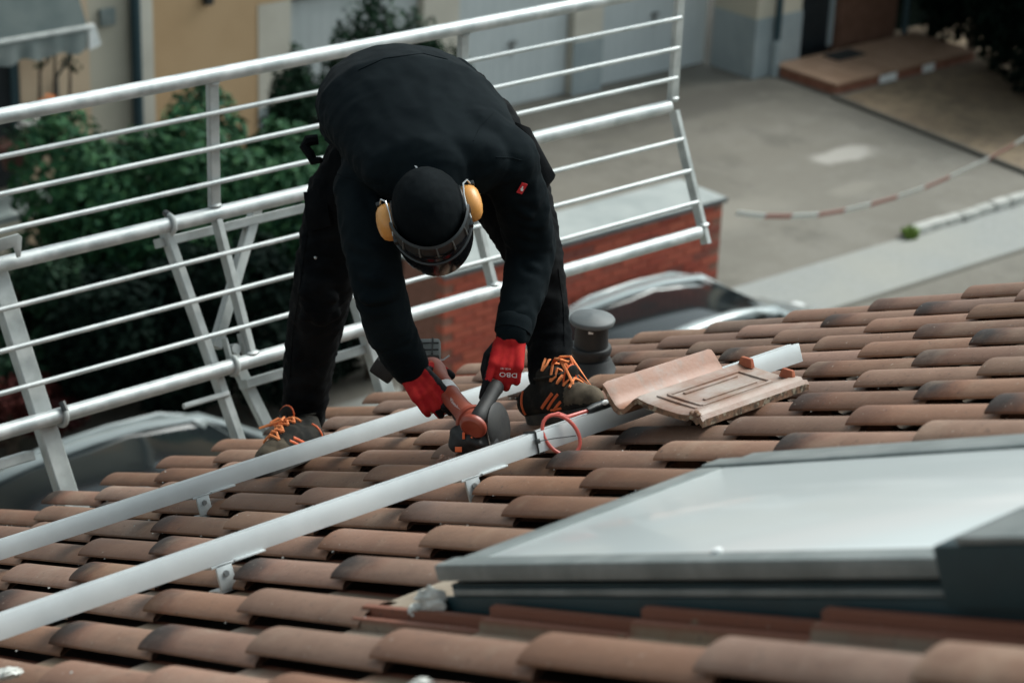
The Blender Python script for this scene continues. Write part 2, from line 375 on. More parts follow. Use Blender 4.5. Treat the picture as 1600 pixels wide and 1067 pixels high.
# ---------------------------------------------------------------- ground and setting
def sheet(name, pts, z, m, kind='structure'):
    mb = MB(); mb.add([(p[0], p[1], z) for p in pts], [tuple(range(len(pts)))])
    o = mb.build(name, m); props(o, kind=kind)
    if o.data.polygons[0].normal.z < 0: o.data.flip_normals()
    return o
sheet('ground', [(-250, -250), (300, -250), (300, 320), (-250, 320)], GZ, M['concrete'])
pA, pB, pC, pD = atZ(1130, 478, GZ), atZ(1428, 362, GZ), atZ(1700, 285, GZ), atZ(1750, 348, GZ)
far = lambda a, b, t: a+(b-a)*t
pE = atZ(1340, 470, GZ)
sheet('pavement', [(9.0, 12.75), (pE.x, pE.y), (30, 12.2), (30, 13.38), (19.2, 13.5), (9.0, 13.7)], GZ+0.004, M['paver'])
mb = MB(); mb.beam((9.0, 12.71, GZ+0.006), (pE.x, pE.y-0.04, GZ+0.006), 0.07, 0.012); mb.beam((pE.x, pE.y-0.04, GZ+0.006), (30, 12.16, GZ+0.006), 0.07, 0.012)
props(mb.build('pavement_joint', M['joint']), kind='structure')
sheet('garden_bed', [(22.97, 17.95), (22.6, 14.19), (22.5, 13.6), (34, 13.6), (34, 19.88), (26.35, 19.88), (26.33, 18.04)], GZ+0.004, M['soil'])
mb = MB(); mb.beam((22.95, 18.0, GZ+0.02), (22.52, 13.6, GZ+0.02), 0.05, 0.07)
props(mb.build('bed_edging', M['joint']), kind='structure')
# pale kerb row: stones are pieces of the setting
ke = bpy.data.objects.new('kerb', None); COL.objects.link(ke); ke.location = (19.45, 13.5, GZ); props(ke, kind='structure')
kx = 19.45
for i in range(14):
    L = 0.30+0.05*random.random(); mb = MB(); mb.box((kx+L/2, 13.5-0.005*i+random.uniform(-.015, .015), GZ+0.05), L-0.012, 0.14, 0.12+random.uniform(-.02, .02))
    mb.build('kerb_stone', M['kerb'], ke, bevel=0.015); kx += L

def leaf_cloud(mb, c, rad, n, size, seed, lumps=9, hollow=0.35):
    rg = random.Random(seed); c = Vector(c)
    lp = []
    for i in range(lumps):
        a = rg.uniform(0, 2*pi); t = rg.uniform(-0.75, 1.0); q = math.sqrt(max(0, 1-t*t))
        lp.append((Vector((cos(a)*q*rad[0]*0.62, sin(a)*q*rad[1]*0.62, t*rad[2]*0.62)), rg.uniform(0.36, 0.56)))
    vs = []; fs = []
    for i in range(n):
        o, k = lp[rg.randrange(lumps)]
        d = Vector((rg.gauss(0, 1), rg.gauss(0, 1), rg.gauss(0, 1))).normalized(); rr = rg.uniform(hollow, 1.0)**0.5
        p = c+o+Vector((d.x*rad[0]*k*rr, d.y*rad[1]*k*rr, d.z*rad[2]*k*rr))
        nrm = (d+Vector((rg.gauss(0, .6), rg.gauss(0, .6), rg.gauss(0.3, .6)))).normalized()
        x = nrm.orthogonal().normalized(); y = nrm.cross(x); a = rg.uniform(0, 6.28); x, y = x*cos(a)+y*sin(a), y*cos(a)-x*sin(a)
        L = size*rg.uniform(0.6, 1.3); W = L*rg.uniform(0.35, 0.55); b = len(vs)
        vs += [p-x*L/2, p+y*W/2+nrm*L*0.06, p+x*L/2, p-y*W/2+nrm*L*0.06]; fs.append((b, b+1, b+2, b+3))
    mb.add(vs, fs)
def shrub(name, base, rad, h, n, size, m, seed, label, cat='shrub', group=None, lumps=10):
    base = Vector(base); t = thing(name, base, label, cat, group)
    mb = MB(); leaf_cloud(mb, base+Vector((0, 0, h-rad[2])), rad, int(n*1.9), size*1.08, seed, lumps)
    me = mb.mesh('crown', base, fix=False); link('crown', me, m, t)
    tr = MB(); rg = random.Random(seed+5)
    tr.tube([base, base+Vector((0.03, 0.02, h*0.35)), base+Vector((0.0, 0.05, h*0.7))], [0.07, 0.05, 0.02], 7)
    for i in range(4):
        a = rg.uniform(0, 6.28); tr.tube([base+Vector((0, 0, h*0.2)), base+Vector((cos(a)*rad[0]*.4, sin(a)*rad[1]*.4, h*0.45)), base+Vector((cos(a)*rad[0]*.65, sin(a)*rad[1]*.65, h*0.7))], [0.04, 0.028, 0.01], 5)
    tr.build('trunk', M['bark'], t, smooth=True)
    return t

# -- far garage row (facade plane Y = FY)
FY = 20.23; TOPZ = -1.2
gr = thing('garage_building', (18.5, FY, GZ), 'long ochre and cream building with pale garage doors across the yard', 'building')
def wallbox(name, x0, x1, z0, z1, m, y0=FY, depth=0.35, parent=None):
    b = MB(); b.bbox((x0, y0, z0), (x1, y0+depth, z1)); return b.build(name, m, parent or gr)
wallbox('wall', 11.4, 14.27, GZ, TOPZ, M['ochre'])
for (x0, x1) in ((14.27, 14.78), (16.98, 17.6), (19.76, 20.32)):
    wallbox('pillar', x0, x1, GZ, -5.54, M['pale'], FY-0.012, 0.362)
for (x0, x1) in ((14.27, 14.78), (19.76, 20.32), (16.98, 17.6)):
    b = MB(); b.bbox((x0-0.01, FY-0.03, GZ), (x1+0.01, FY-0.014, GZ+0.80)); b.build('plinth', M['plinth'], gr)
wallbox('lintel', 14.27, 22.62, -5.535, TOPZ, M['ochre'])
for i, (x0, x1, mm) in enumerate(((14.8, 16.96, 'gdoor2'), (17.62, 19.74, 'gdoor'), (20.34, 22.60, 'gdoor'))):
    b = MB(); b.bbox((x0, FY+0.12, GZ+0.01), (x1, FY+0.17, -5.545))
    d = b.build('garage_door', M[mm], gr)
    n = 12
    r = MB()
    for j in range(n): xx = x0+(x1-x0)*(j+0.5)/n; r.bbox((xx-0.078, FY+0.117, GZ+0.06), (xx+0.078, FY+0.1195, -5.60))
    r.build('door_rib', M[mm], d)
    h = MB(); h.box(((x0+x1)/2, FY+0.085, GZ+0.95), 0.14, 0.03, 0.05); h.box(((x0+x1)/2, FY+0.095, GZ+0.85), 0.05, 0.02, 0.16); h.build('door_handle', M['steel'], d, bevel=0.008)
    f = MB(); f.bbox((x0-0.025, FY+0.03, -5.575), (x1+0.025, FY+0.12, -5.5355)); f.build('door_frame', M['darkdoor'], d)
# return wall and right wing with the house door
wallbox('return_wall', 22.62, 22.9, GZ, TOPZ, M['cream'], 19.32, 0.9)
wallbox('wing_wall', 22.9, 23.60, GZ, TOPZ, M['cream'], 19.32, 0.5)
b = MB(); b.bbox((22.606, 19.306, GZ), (23.62, 19.318, GZ+0.92)); b.bbox((22.604, 19.32, GZ), (22.618, 20.2, GZ+0.92)); b.build('plinth', M['plinth'], gr)
wallbox('door_recess', 23.6, 24.62, GZ, TOPZ, M['darkdoor'], 19.62, 0.3)
b = MB(); b.bbox((23.72, 19.56, GZ+0.18), (24.5, 19.615, GZ+2.2)); dr = b.build('house_door', M['darkdoor'], gr)
b = MB(); b.bbox((23.62, 19.53, GZ+0.16), (23.71, 19.612, GZ+2.3)); b.bbox((24.51, 19.53, GZ+0.16), (24.6, 19.612, GZ+2.3)); b.build('door_frame', M['plinth'], gr)
wallbox('boarded_wall', 24.62, 25.95, GZ, TOPZ, M['brownwood'], 19.42, 0.4)
b = MB()
for j in range(9): xx = 24.70+j*0.14; b.bbox((xx, 19.405, GZ+0.17), (xx+0.125, 19.418, TOPZ-0.1))
b.build('cladding_board', M['brownwood'], gr)
wallbox('far_wall', 25.95, 34.0, GZ, TOPZ, M['leaf_black'], 19.9, 0.4)
b = MB(); b.tube([(26.06, 19.30, GZ+0.1), (26.06, 19.30, TOPZ)], 0.05, 10); b.build('corner_post', M['teal_pipe'], gr, smooth=True)
b = MB(); b.tube([(23.02, 19.25, GZ+0.55), (23.02, 19.25, TOPZ)], 0.055, 10); b.build('downpipe', M['teal_pipe'], gr, smooth=True)
b = MB(); b.tube([(23.02, 19.25, GZ), (23.02, 19.25, GZ+0.56)], 0.075, 10); b.build('downpipe_shoe', M['plinth'], gr, smooth=True)
b = MB(); b.add([(11.0, 18.9, TOPZ-0.03), (34.4, 18.9, TOPZ-0.03), (34.4, 26, TOPZ+2.6), (11.0, 26, TOPZ+2.6), (11.0, 18.9, TOPZ+0.12), (34.4, 18.9, TOPZ+0.12), (34.4, 26, TOPZ+2.75), (11.0, 26, TOPZ+2.75)],
      [(0, 1, 2, 3), (4, 7, 6, 5), (0, 4, 5, 1), (1, 5, 6, 2), (2, 6, 7, 3), (3, 7, 4, 0)]); b.build('roof', M['porchedge'], gr)
# small wall lamp near top of ochre wall
b = MB(); q = atY(325, -2, FY-0.05); b.box(q, 0.12, 0.1, 0.16); b.build('wall_lamp', M['darkdoor'], gr, bevel=0.02)

po = thing('porch_step', (24.4, 18.7, GZ), 'low brown tiled porch step before the dark house door', 'step')
b = MB(); b.bbox((23.08, 18.06, GZ), (26.3, 19.30, GZ+0.145)); b.build('step_base', M['porchedge'], po)
for i in range(8):
    for j in range(3):
        b = MB(); x0 = 23.05+i*0.405; y0 = 18.02+j*0.425; b.bbox((x0, y0, GZ+0.147), (x0+0.395, y0+0.415, GZ+0.175)); b.build('step_tile', M['porch'], po)
b = MB(); b.bbox((24.05, 18.022, GZ+0.02), (24.42, 18.056, GZ+0.14)); b.build('white_patch', M['white'], po)
b = MB(); b.bbox((25.05, 18.022, GZ+0.02), (25.3, 18.056, GZ+0.14)); b.build('white_patch', M['white'], po)
b = MB(); b.box((24.3, 19.0, GZ+0.19), 0.62, 0.34, 0.025); props(b.build('door_mat', M['mat'], bevel=0.008), 'small black door mat lying on the porch step', 'doormat')

# -- cream house on the left
CY = 18.9
ch = thing('cream_house', (9.0, CY, GZ), 'cream rendered house front with grey awning and dark drainpipe', 'house')
xr = atY(235, 100, CY).x
b = MB(); b.bbox((-4, CY, GZ), (xr, CY+3.0, TOPZ+0.6)); b.build('wall', M['cream'], ch)
b = MB(); x0 = atY(214, 90, CY).x; b.bbox((x0, CY-0.05, GZ), (xr+0.02, CY-0.002, TOPZ+0.6)); b.build('corner_strip', M['pale'], ch)
xp = atY(207, 90, CY).x; b = MB(); b.tube([(xp, CY-0.09, GZ), (xp, CY-0.09, TOPZ+0.6)], 0.065, 10); b.build('downpipe', M['teal_pipe'], ch, smooth=True)
q = atY(167, 27, CY-0.02); b = MB(); b.box(q, 0.2, 0.06, 0.2); b.build('wall_vent', M['awning2'], ch, bevel=0.01)
a0 = atY(30, 120, CY); a1 = atY(140, 120, CY); b = MB(); b.bbox((a0.x, CY-0.012, GZ+0.1), (a1.x, CY-0.003, TOPZ-1.2)); b.build('recess_panel', M['peach'], ch)
w0 = atY(-40, 130, CY); w1 = atY(24, 130, CY); b = MB(); b.bbox((w0.x, CY-0.06, GZ+1.0), (w1.x, CY-0.004, GZ+2.9)); wn = b.build('window', M['darkdoor'], ch)
b = MB(); b.bbox((w1.x-0.10, CY-0.085, GZ+0.95), (w1.x, CY-0.062, GZ+2.95)); b.build('window_frame', M['teal_pipe'], wn)
b = MB(); b.add([(-4.3, CY-0.6, TOPZ+0.5), (xr+0.3, CY-0.6, TOPZ+0.5), (xr+0.3, CY+4, TOPZ+2.6), (-4.3, CY+4, TOPZ+2.6), (-4.3, CY-0.6, TOPZ+0.68), (xr+0.3, CY-0.6, TOPZ+0.68), (xr+0.3, CY+4, TOPZ+2.8), (-4.3, CY+4, TOPZ+2.8)],
      [(0, 1, 2, 3), (4, 7, 6, 5), (0, 4, 5, 1), (1, 5, 6, 2), (2, 6, 7, 3), (3, 7, 4, 0)]); b.build('roof', M['porchedge'], ch)
aw = thing('awning', tuple(atY(60, 40, CY-0.1)), 'dark grey fabric awning with a pale scalloped valance on the cream house', 'awning')
e0, e1 = atY(137, 42, CY-0.75), atY(-150, 95, CY-0.75); zl = e0.z
b = MB(); XL = e1.x; XR = e0.x
b.add([(XL, CY-0.02, zl+1.3), (XR, CY-0.02, zl+1.3), (XR, CY-0.75, zl), (XL, CY-0.75, zl), (XL, CY-0.02, zl+1.27), (XR, CY-0.02, zl+1.27), (XR, CY-0.75, zl-0.03), (XL, CY-0.75, zl-0.03)],
      [(0, 3, 2, 1), (4, 5, 6, 7), (0, 1, 5, 4), (1, 2, 6, 5), (2, 3, 7, 6), (3, 0, 4, 7)]); b.build('awning_cloth', M['awning'], aw)
b = MB(); n = 40
vs = []
for i in range(n+1):
    x = XL+(XR-XL)*i/n; vs += [(x, CY-0.755+0.012*sin(i*0.9), zl-0.02), (x, CY-0.74+0.025*sin(i*1.3), zl-0.27+0.025*sin(i*0.8))]
b.add(vs, [(2*i, 2*i+2, 2*i+3, 2*i+1) for i in range(n)]); va = b.build('valance', M['awning2'], aw, smooth=True)
b = MB(); b.tube([(XL, CY-0.75, zl-0.01), (XR+0.04, CY-0.75, zl-0.01)], 0.03, 8); b.build('front_bar', M['galvflat'], aw, smooth=True)
b = MB(); b.tube([(XR, CY-0.74, zl-0.02), (XR-0.02, CY-0.05, zl-0.75), (XR-0.02, CY-0.04, GZ+0.6)], 0.018, 6); b.build('awning_arm', M['teal_pipe'], aw, smooth=True)
q = atY(144, 58, CY-0.70); b = MB(); b.add([q+Vector(v) for v in ((-.05, -.02, .14), (.03, -.02, .14), (.10, -.02, -.10), (-.05, -.02, -.14), (-.05, .03, .14), (.03, .03, .14), (.10, .03, -.10), (-.05, .03, -.14))], [(0, 1, 2, 3), (7, 6, 5, 4), (0, 4, 5, 1), (1, 5, 6, 2), (2, 6, 7, 3), (3, 7, 4, 0)]); b.build('end_bracket', M['white'], aw)

# -- plants, pots by the cream house
def pot(name, q, r, h, fl, label, seed):
    q = Vector(q); t = thing(name, q, label, 'plant pot', 'flower pots by the cream house')
    b = MB(); b.lathe(q, (0, 0, 1), [(r*.7, 0), (r*.95, h*.85), (r*1.05, h*.86), (r*1.05, h), (r*.9, h), (r*.85, h*.9)], 18); b.build('pot', M['terra'], t, smooth=True)
    b = MB(); leaf_cloud(b, q+Vector((0, 0, h+0.1)), (r*1.5, r*1.5, 0.18), 260, 0.07, seed, 6); link('foliage', b.mesh('foliage', q, False), M['leaf_dark'], t)
    b = MB(); leaf_cloud(b, q+Vector((0.0, -.02, h+0.25)), (r*.9, r*.9, 0.11), 160, 0.06, seed+1, 4); link('blossom', b.mesh('blossom', q, False), fl, t)
pot('flower_pot', atY(86, 238, 17.6), 0.2, 0.28, M['flower'], 'dark terracotta pot with a bright orange bloom', 11)
pot('flower_pot', atY(30, 262, 17.5), 0.24, 0.28, M['flower_w'], 'dark terracotta pot with white blooms, left of the orange bloom', 14)
b = MB(); q0 = atY(-120, 275, 17.9); q1 = atY(118, 230, 17.9); b.bbox((q0.x, 17.2, q0.z-0.45), (q1.x, 17.9, q0.z-0.37)); tb = MB()
tt = thing('plant_bench', (q0.x, 17.5, GZ), 'pale bench with flower pots before the cream house', 'bench'); b.build('bench_top', M['awning2'], tt)
for xx in (q0.x+0.2, q1.x-0.2):
    b = MB(); b.bbox((xx-.04, 17.3, GZ), (xx+.04, 17.8, q0.z-0.452)); b.build('bench_leg', M['awning2'], tt)
for i, (u, v, hh, lb) in enumerate(((58, 150, 0.9, 'bare dark stem plant against the peach wall, leftmost of three'), (82, 150, 1.1, 'thicker dark stem plant against the peach wall, middle of three'), (105, 150, 0.8, 'thin stem plant with a leafy tip against the peach wall, rightmost of three'))):
    q = atY(u, v, CY-0.25); t = thing('stem_plant', (q.x, q.y, GZ), lb, 'plant', 'stem plants on the peach wall')
    b = MB(); b.tube([(q.x, q.y, GZ), (q.x+.02, q.y, q.z-.2), (q.x+.06, q.y, q.z+hh*.5)], [.03, .025, .012], 6); b.build('stem', M['bark'], t, smooth=True)
    b = MB(); leaf_cloud(b, (q.x+.05, q.y, q.z+hh*.45), (.12, .1, .14), 40, .08, 60+i, 4); link('foliage', b.mesh('foliage', org(t), False), M['leaf_dark'], t)

# -- shrubs and conifers behind the cars
def gp(u, v): p = atZ(u, v, GZ); return (p.x, p.y, GZ)
SH = [((150, 585), (1.05, 0.9, 1.5), 3.0, 6200, 0.13, 'leaf', 'broad green shrub below the cream house corner'),
      ((300, 575), (1.05, 0.9, 1.55), 3.1, 6600, 0.13, 'leaf', 'broad light green shrub in front of the ochre wall'),
      ((440, 560), (0.9, 0.9, 1.5), 3.0, 5600, 0.13, 'leaf', 'dense green shrub directly behind the worker, left side'),
      ((40, 660), (0.9, 0.8, 1.0), 2.0, 3600, 0.12, 'leaf_dark', 'dark shrub at the left edge beyond the guardrail post'),
      ((230, 665), (1.1, 0.7, 0.95), 1.9, 4800, 0.12, 'leaf_black', 'low nearly black shrub between the white car and the green shrubs'),
      ((400, 650), (1.1, 0.7, 0.95), 1.95, 4800, 0.12, 'leaf_black', 'low nearly black shrub behind the white car roof'),
      ((580, 590), (0.9, 0.7, 0.95), 1.9, 3800, 0.12, 'leaf_black', 'nearly black shrub left of the brick shelter')]
for i, (b_, rad, h, n, s, m, lb) in enumerate(SH):
    shrub('shrub', gp(*b_), rad, h, n, s, M[m], 100+i, lb, 'shrub', 'shrubs beyond the guardrail')
CO = [((455, 455), (0.42, 0.4, 1.45), 3.0, 2400, 'slim dark conifer left of the worker in front of a garage door'),
      ((540, 440), (0.42, 0.45, 1.55), 3.15, 2600, 'dark conifer with a ragged top above the guardrail'),
      ((592, 440), (0.46, 0.45, 1.7), 3.45, 3000, 'tallest dark conifer, pointed, in front of the grey garage door'),
      ((648, 430), (0.36, 0.4, 1.55), 3.15, 2400, 'slim pointed dark conifer right of the tallest one'),
      ((712, 420), (0.5, 0.5, 1.3), 2.7, 2600, 'dark conifer mostly hidden behind the worker')]
for i, (b_, rad, h, n, lb) in enumerate(CO):
    shrub('conifer', gp(*b_), rad, h, n, 0.10, M['leaf_dark'], 150+i, lb, 'conifer', 'conifers by the garage doors', lumps=14)
shrub('copper_shrub', gp(20, 720), (0.8, 0.5, 0.45), 0.95, 2400, 0.10, M['leaf_red'], 170, 'dark red leaved shrub at the lower left beyond the roof edge', 'shrub')
# big dark hedge, upper right
hd = thing('dark_hedge', (25.8, 16.8, GZ), 'huge almost black hedge at the upper right beside the porch', 'hedge')
b = MB()
HP_ = [(26.55, 19.15), (26.65, 18.4), (26.55, 17.7), (26.3, 17.0), (25.95, 16.3), (25.6, 15.6)]
for i, (hx_, hy_) in enumerate(HP_):
    leaf_cloud(b, (hx_, hy_, GZ+1.75), (1.05, 1.0, 2.1), 6500, 0.18, 200+i, 14)
link('crown', b.mesh('crown', org(hd), False), M['leaf_black'], hd)
b = MB()
for hx_, hy_ in HP_: b.tube([(hx_, hy_, GZ), (hx_, hy_, GZ+2.4)], [0.09, 0.03], 6)
b.build('trunk', M['bark'], hd)
wt = gp(1437, 367); M['weed'] = leaf_mat('bright_weed', (.10, .17, .03), (.14, .22, .04), (.20, .28, .07)); b = MB(); leaf_cloud(b, (wt[0]-0.05, wt[1], GZ+0.05), (0.26, 0.16, 0.09), 260, 0.07, 310, 4)
o = link('weed_tuft', b.mesh('weed_tuft', Vector((wt[0], wt[1], GZ)), False), M['weed']); o.location = (wt[0], wt[1], GZ); props(o, 'small bright green weed tuft at the end of the pale kerb stones', 'weeds')

# -- brick shelter with flat grey cover
bt = -5.60; pl = atZ(684, 428, bt); pr = atZ(1142, 316, bt); BY = (pl.y+pr.y)/2; BX0, BX1 = pl.x, pr.x
bs = thing('brick_shelter', ((BX0+BX1)/2, BY+0.3, GZ), 'low red brick shelter with a flat grey cover beyond the guardrail', 'shelter')
b = MB(); b.bbox((BX0+0.01, BY+0.008, GZ), (BX1-0.01, BY+0.62, bt-0.001)); b.build('wall_core', M['mortar'], bs)
b = MB(); b.bbox((BX0-0.02, BY-0.02, bt), (BX1+0.015, BY+0.66, bt+0.025)); b.build('flat_cover', M['coping'], bs)
b = MB(); b.bbox((BX0-0.025, BY-0.035, bt-0.02), (BX1+0.02, BY-0.021, bt+0.028)); b.build('cover_trim', M['coping_edge'], bs)
bm_ = MB(); bm_.box((0, 0, 0), 0.238, 0.11, 0.069); bme = bm_.mesh('brick'); bme.materials.append(M['brick'])
lower = MB(); cnt = 0
nrow = int((bt-GZ-0.03)/0.081)
for r in range(nrow):
    z = bt-0.06-r*0.081; x = BX0+(0.125 if r % 2 == 0 else 0.0)
    while x < BX1-0.02:
        xa = max(x, BX0+0.125-0.004)
        if x+0.119 > BX1+0.01: break
        if r < 13 and x-0.119 > BX0-0.02:
            o = bpy.data.objects.new('brick', bme); COL.objects.link(o); o.parent = bs
            o.location = Vector((x, BY+0.052+random.uniform(-.003, .003), z))-org(bs); o.rotation_euler = (0, random.uniform(-.006, .006), random.uniform(-.01, .01)); cnt += 1
        elif x-0.119 > BX0-0.02: lower.box((x, BY+0.052, z), 0.238, 0.11, 0.069)
        x += 0.25
props(lower.build('lower_bricks', M['brick'], bs), kind='stuff')

# -- cars
def car(name, loc, paint, label, seed=0):
    """length along +X (front at +X), built around its base point"""
    L0 = Vector(loc); t = thing(name, L0, label, 'car', 'cars parked below the eave')
    def P(x, y, z): return L0+Vector((x, y, z))
    # body: lofted sections (x, halfwidth, zlow, zhigh)
    secs = [(-2.2, .70, .45, .80), (-2.12, .80, .32, .93), (-1.6, .88, .25, .96), (-.6, .90, .22, .97), (.5, .90, .22, .96), (1.2, .90, .23, .94), (1.7, .87, .26, .86), (2.1, .78, .32, .74), (2.2, .62, .42, .64)]
    b = MB(); vs = []
    for x, hw, z0, z1 in secs:
        vs += [P(x, -hw*.92, z0), P(x, -hw, z0+.14), P(x, -hw, z1-.16), P(x, -hw*.9, z1-.03), P(x, -hw*.5, z1+.015), P(x, hw*.5, z1+.015), P(x, hw*.9, z1-.03), P(x, hw, z1-.16), P(x, hw, z0+.14), P(x, hw*.92, z0)]
    n = 10; fs = [(i*n+k, i*n+(k+1) % n, (i+1)*n+(k+1) % n, (i+1)*n+k) for i in range(len(secs)-1) for k in range(n)]
    fs += [tuple(range(n)), tuple((len(secs)-1)*n+k for k in range(n-1, -1, -1))]
    b.add(vs, fs); body = b.build('body', paint, t, smooth=True, sharp=radians(55))
    # greenhouse glass
    gs = [(-1.95, .74, .93), (-1.55, .55, 1.36), (-1.2, .51, 1.46), (-.3, .50, 1.51), (.45, .49, 1.44), (1.25, .68, .96)]
    b = MB(); vs = []
    for x, hw, z in gs:
        vs += [P(x, -.80, .92), P(x, -hw, z), P(x, -hw*.5, z+.02), P(x, hw*.5, z+.02), P(x, hw, z), P(x, .80, .92)]
    n = 6; fs = [(i*n+k, i*n+(k+1) % n, (i+1)*n+(k+1) % n, (i+1)*n+k) for i in range(len(gs)-1) for k in range(n)]+[tuple(range(n)), tuple(range(5*n+n-1, 5*n-1, -1))]
    b.add(vs, fs); b.build('window_glass', M['car_glass'], t, smooth=True, sharp=radians(50))
    for sgn in (-1, 1):
        b = MB(); pts = [P(x, sgn*(hw+.015), z+.005) for x, hw, z in [(-2.0, .76, .90), (-1.75, .65, 1.14), (-1.5, .545, 1.39), (-1.15, .51, 1.47), (-.6, .50, 1.51), (-.1, .50, 1.505), (.45, .49, 1.44), (.85, .59, 1.21), (1.28, .70, .93)]]
        b.tube(pts, [.07, .06, .065, .075, .075, .07, .06, .05, .06], 8, flat=0.7); b.build('roof_side', paint, t, smooth=True)
        b = MB(); b.tube([P(-1.25, sgn*.60, 1.46), P(-1.0, sgn*.59, 1.53), P(-.4, sgn*.585, 1.555), P(.1, sgn*.58, 1.535), P(.42, sgn*.58, 1.43)], .024, 8); b.build('roof_rail', paint, t, smooth=True)
        for xx in (-.75, .28):
            b = MB(); b.tube([P(xx, sgn*.81, .93), P(xx, sgn*.54, 1.44)], .035, 6); b.build('door_pillar', M['car_black'], t)
        b = MB(); b.ell(P(.92, sgn*.98, .98), .09, .10, .07); b.build('wing_mirror', paint, t, smooth=True)
        b = MB(); b.ell(P(2.08, sgn*.60, .66), .12, .16, .07); b.build('headlight', M['white'], t, smooth=True)
        b = MB(); b.ell(P(-2.12, sgn*.68, .80), .07, .13, .08); b.build('tail_light', M['rust'], t, smooth=True)
        for xx in (-1.35, 1.35):
            b = MB(); b.lathe(P(xx, sgn*.80-.1, .32), (0, 1, 0), [(.2, 0), (.32, .01), (.32, .19), (.2, .2)], 20); wh = b.build('wheel', M['rubber'], t, smooth=True)
            b = MB(); b.lathe(P(xx, sgn*.80-.105, .32), (0, 1, 0), [(.19, 0), (.19, .21)], 14); b.build('rim', M['galvflat'], wh)
    b = MB(); b.add([P(.36, -.49, 1.4652), P(.36, .49, 1.4652), P(.48, .48, 1.4432), P(.48, -.48, 1.4432), P(.36, -.49, 1.4675), P(.36, .49, 1.4675), P(.48, .48, 1.4455), P(.48, -.48, 1.4455)], [(0, 1, 2, 3), (4, 7, 6, 5), (0, 4, 5, 1), (1, 5, 6, 2), (2, 6, 7, 3), (3, 7, 4, 0)]); b.build('roof_header', paint, t)
    return t
car('parked_car', (13.2, 11.0, GZ), M['car_silver'], 'silver car with dark glass roof, seen over the eave right of the worker')
car('parked_car', (7.35, 11.2, GZ), M['car_white'], 'white car with dark windows, seen under the guardrail at left')

# -- red and white barrier chain
bc = thing('barrier_chain', (BX1+0.6, BY+0.4, GZ), 'red and white barrier tape sagging between the brick shelter and the right edge', 'barrier')
cp = [(1150, 333), (1195, 338), (1237, 338), (1278, 336), (1320, 329), (1360, 320), (1402, 308), (1444, 294), (1484, 277), (1545, 248), (1585, 226), (1640, 194)]
def chain_pt(i):
    u, v = cp[i]; yy = BY+0.02-0.05*i; return atY(u, v, yy)
cpt = [chain_pt(i) for i in range(len(cp))]
for i in range(len(cp)-1):
    b = MB(); a, c_ = cpt[i], cpt[i+1]; up = Vector((0.1*sin(i*1.7), -.5, 0.85)).normalized(); d = (c_-a).normalized(); sx = up-d*up.dot(d); sx.normalize(); ny = d.cross(sx)
    b.extr(a, c_, [(-.035, -.003), (.035, -.003), (.035, .003), (-.035, .003)], sx, ny); b.build('tape_white' if i % 2 == 0 else 'tape_red', M['tape_w'] if i % 2 == 0 else M['tape_r'], bc)
b = MB(); e = cpt[-1]; b.tube([(e.x, e.y, GZ), (e.x, e.y, e.z+0.1)], 0.03, 8); b.build('barrier_post', M['tape_r'], bc)
# ---------------------------------------------------------------- the tiled house
EAVE_S = 2.45; RIDGE_S = -5.2
GX0, GX1 = -4.0, 2.98
hs_ = thing('tiled_house', (0, 0, GZ), 'house whose brown clay tile roof fills the foreground', 'house')
b = MB(); e = RP(0, 2.0, 0); b.bbox((GX0+0.3, -9.5, GZ), (GX1-0.15, e.y, e.z-0.25)); b.build('wall', M['render_own'], hs_)
rg_ = RP(0, RIDGE_S, 0)
b = MB(); 
for (h0, h1) in ((-0.16, -0.060),):
    p = [RP(GX0, EAVE_S-0.10, h1), RP(GX1, EAVE_S-0.10, h1), RP(GX1, RIDGE_S, h1), RP(GX0, RIDGE_S, h1)]
    q = [RP(GX0, EAVE_S-0.10, h0), RP(GX1, EAVE_S-0.10, h0), RP(GX1, RIDGE_S, h0), RP(GX0, RIDGE_S, h0)]
    b.add(p+q, [(0, 1, 2, 3), (7, 6, 5, 4), (0, 4, 5, 1), (1, 5, 6, 2), (2, 6, 7, 3), (3, 7, 4, 0)])
roof = b.build('roof', M['deck'], hs_)
b = MB(); 
for xv in (2.985,):
    b.add([RP(xv, EAVE_S-.12, -.16), RP(xv+.03, EAVE_S-.12, -.16), RP(xv+.03, RIDGE_S, -.16), RP(xv, RIDGE_S, -.16), RP(xv, EAVE_S-.12, -.031), RP(xv+.03, EAVE_S-.12, -.031), RP(xv+.03, RIDGE_S, -.031), RP(xv, RIDGE_S, -.031)], [(0, 1, 2, 3), (7, 6, 5, 4), (0, 4, 5, 1), (1, 5, 6, 2), (2, 6, 7, 3), (3, 7, 4, 0)])
b.build('verge_blocker', M['deck'], hs_)  # added unseen strip, blocks the bright yard showing through under the tiles
b = MB(); far_y = 2*rg_.y-RP(0, EAVE_S, 0).y
b.add([RP(GX0, RIDGE_S, -.05), RP(GX1, RIDGE_S, -.05), Vector((GX1, far_y, RP(0, EAVE_S, 0).z)), Vector((GX0, far_y, RP(0, EAVE_S, 0).z)), RP(GX0, RIDGE_S, -.16), RP(GX1, RIDGE_S, -.16), Vector((GX1, far_y, RP(0, EAVE_S, 0).z-.12)), Vector((GX0, far_y, RP(0, EAVE_S, 0).z-.12))],
      [(0, 1, 2, 3), (7, 6, 5, 4), (0, 4, 5, 1), (1, 5, 6, 2), (2, 6, 7, 3), (3, 7, 4, 0)]); b.build('rear_roof_slope', M['mortar_red'], hs_)
b = MB(); pts = []
for i in range(7):
    a = pi*i/6; pts.append((cos(a)*0.065, -sin(a)*0.065))
g0 = RP(0, EAVE_S+0.02, -0.10)
pr_ = [(x, y) for x, y in pts]+[(x*.9, y*.9) for x, y in reversed(pts)]
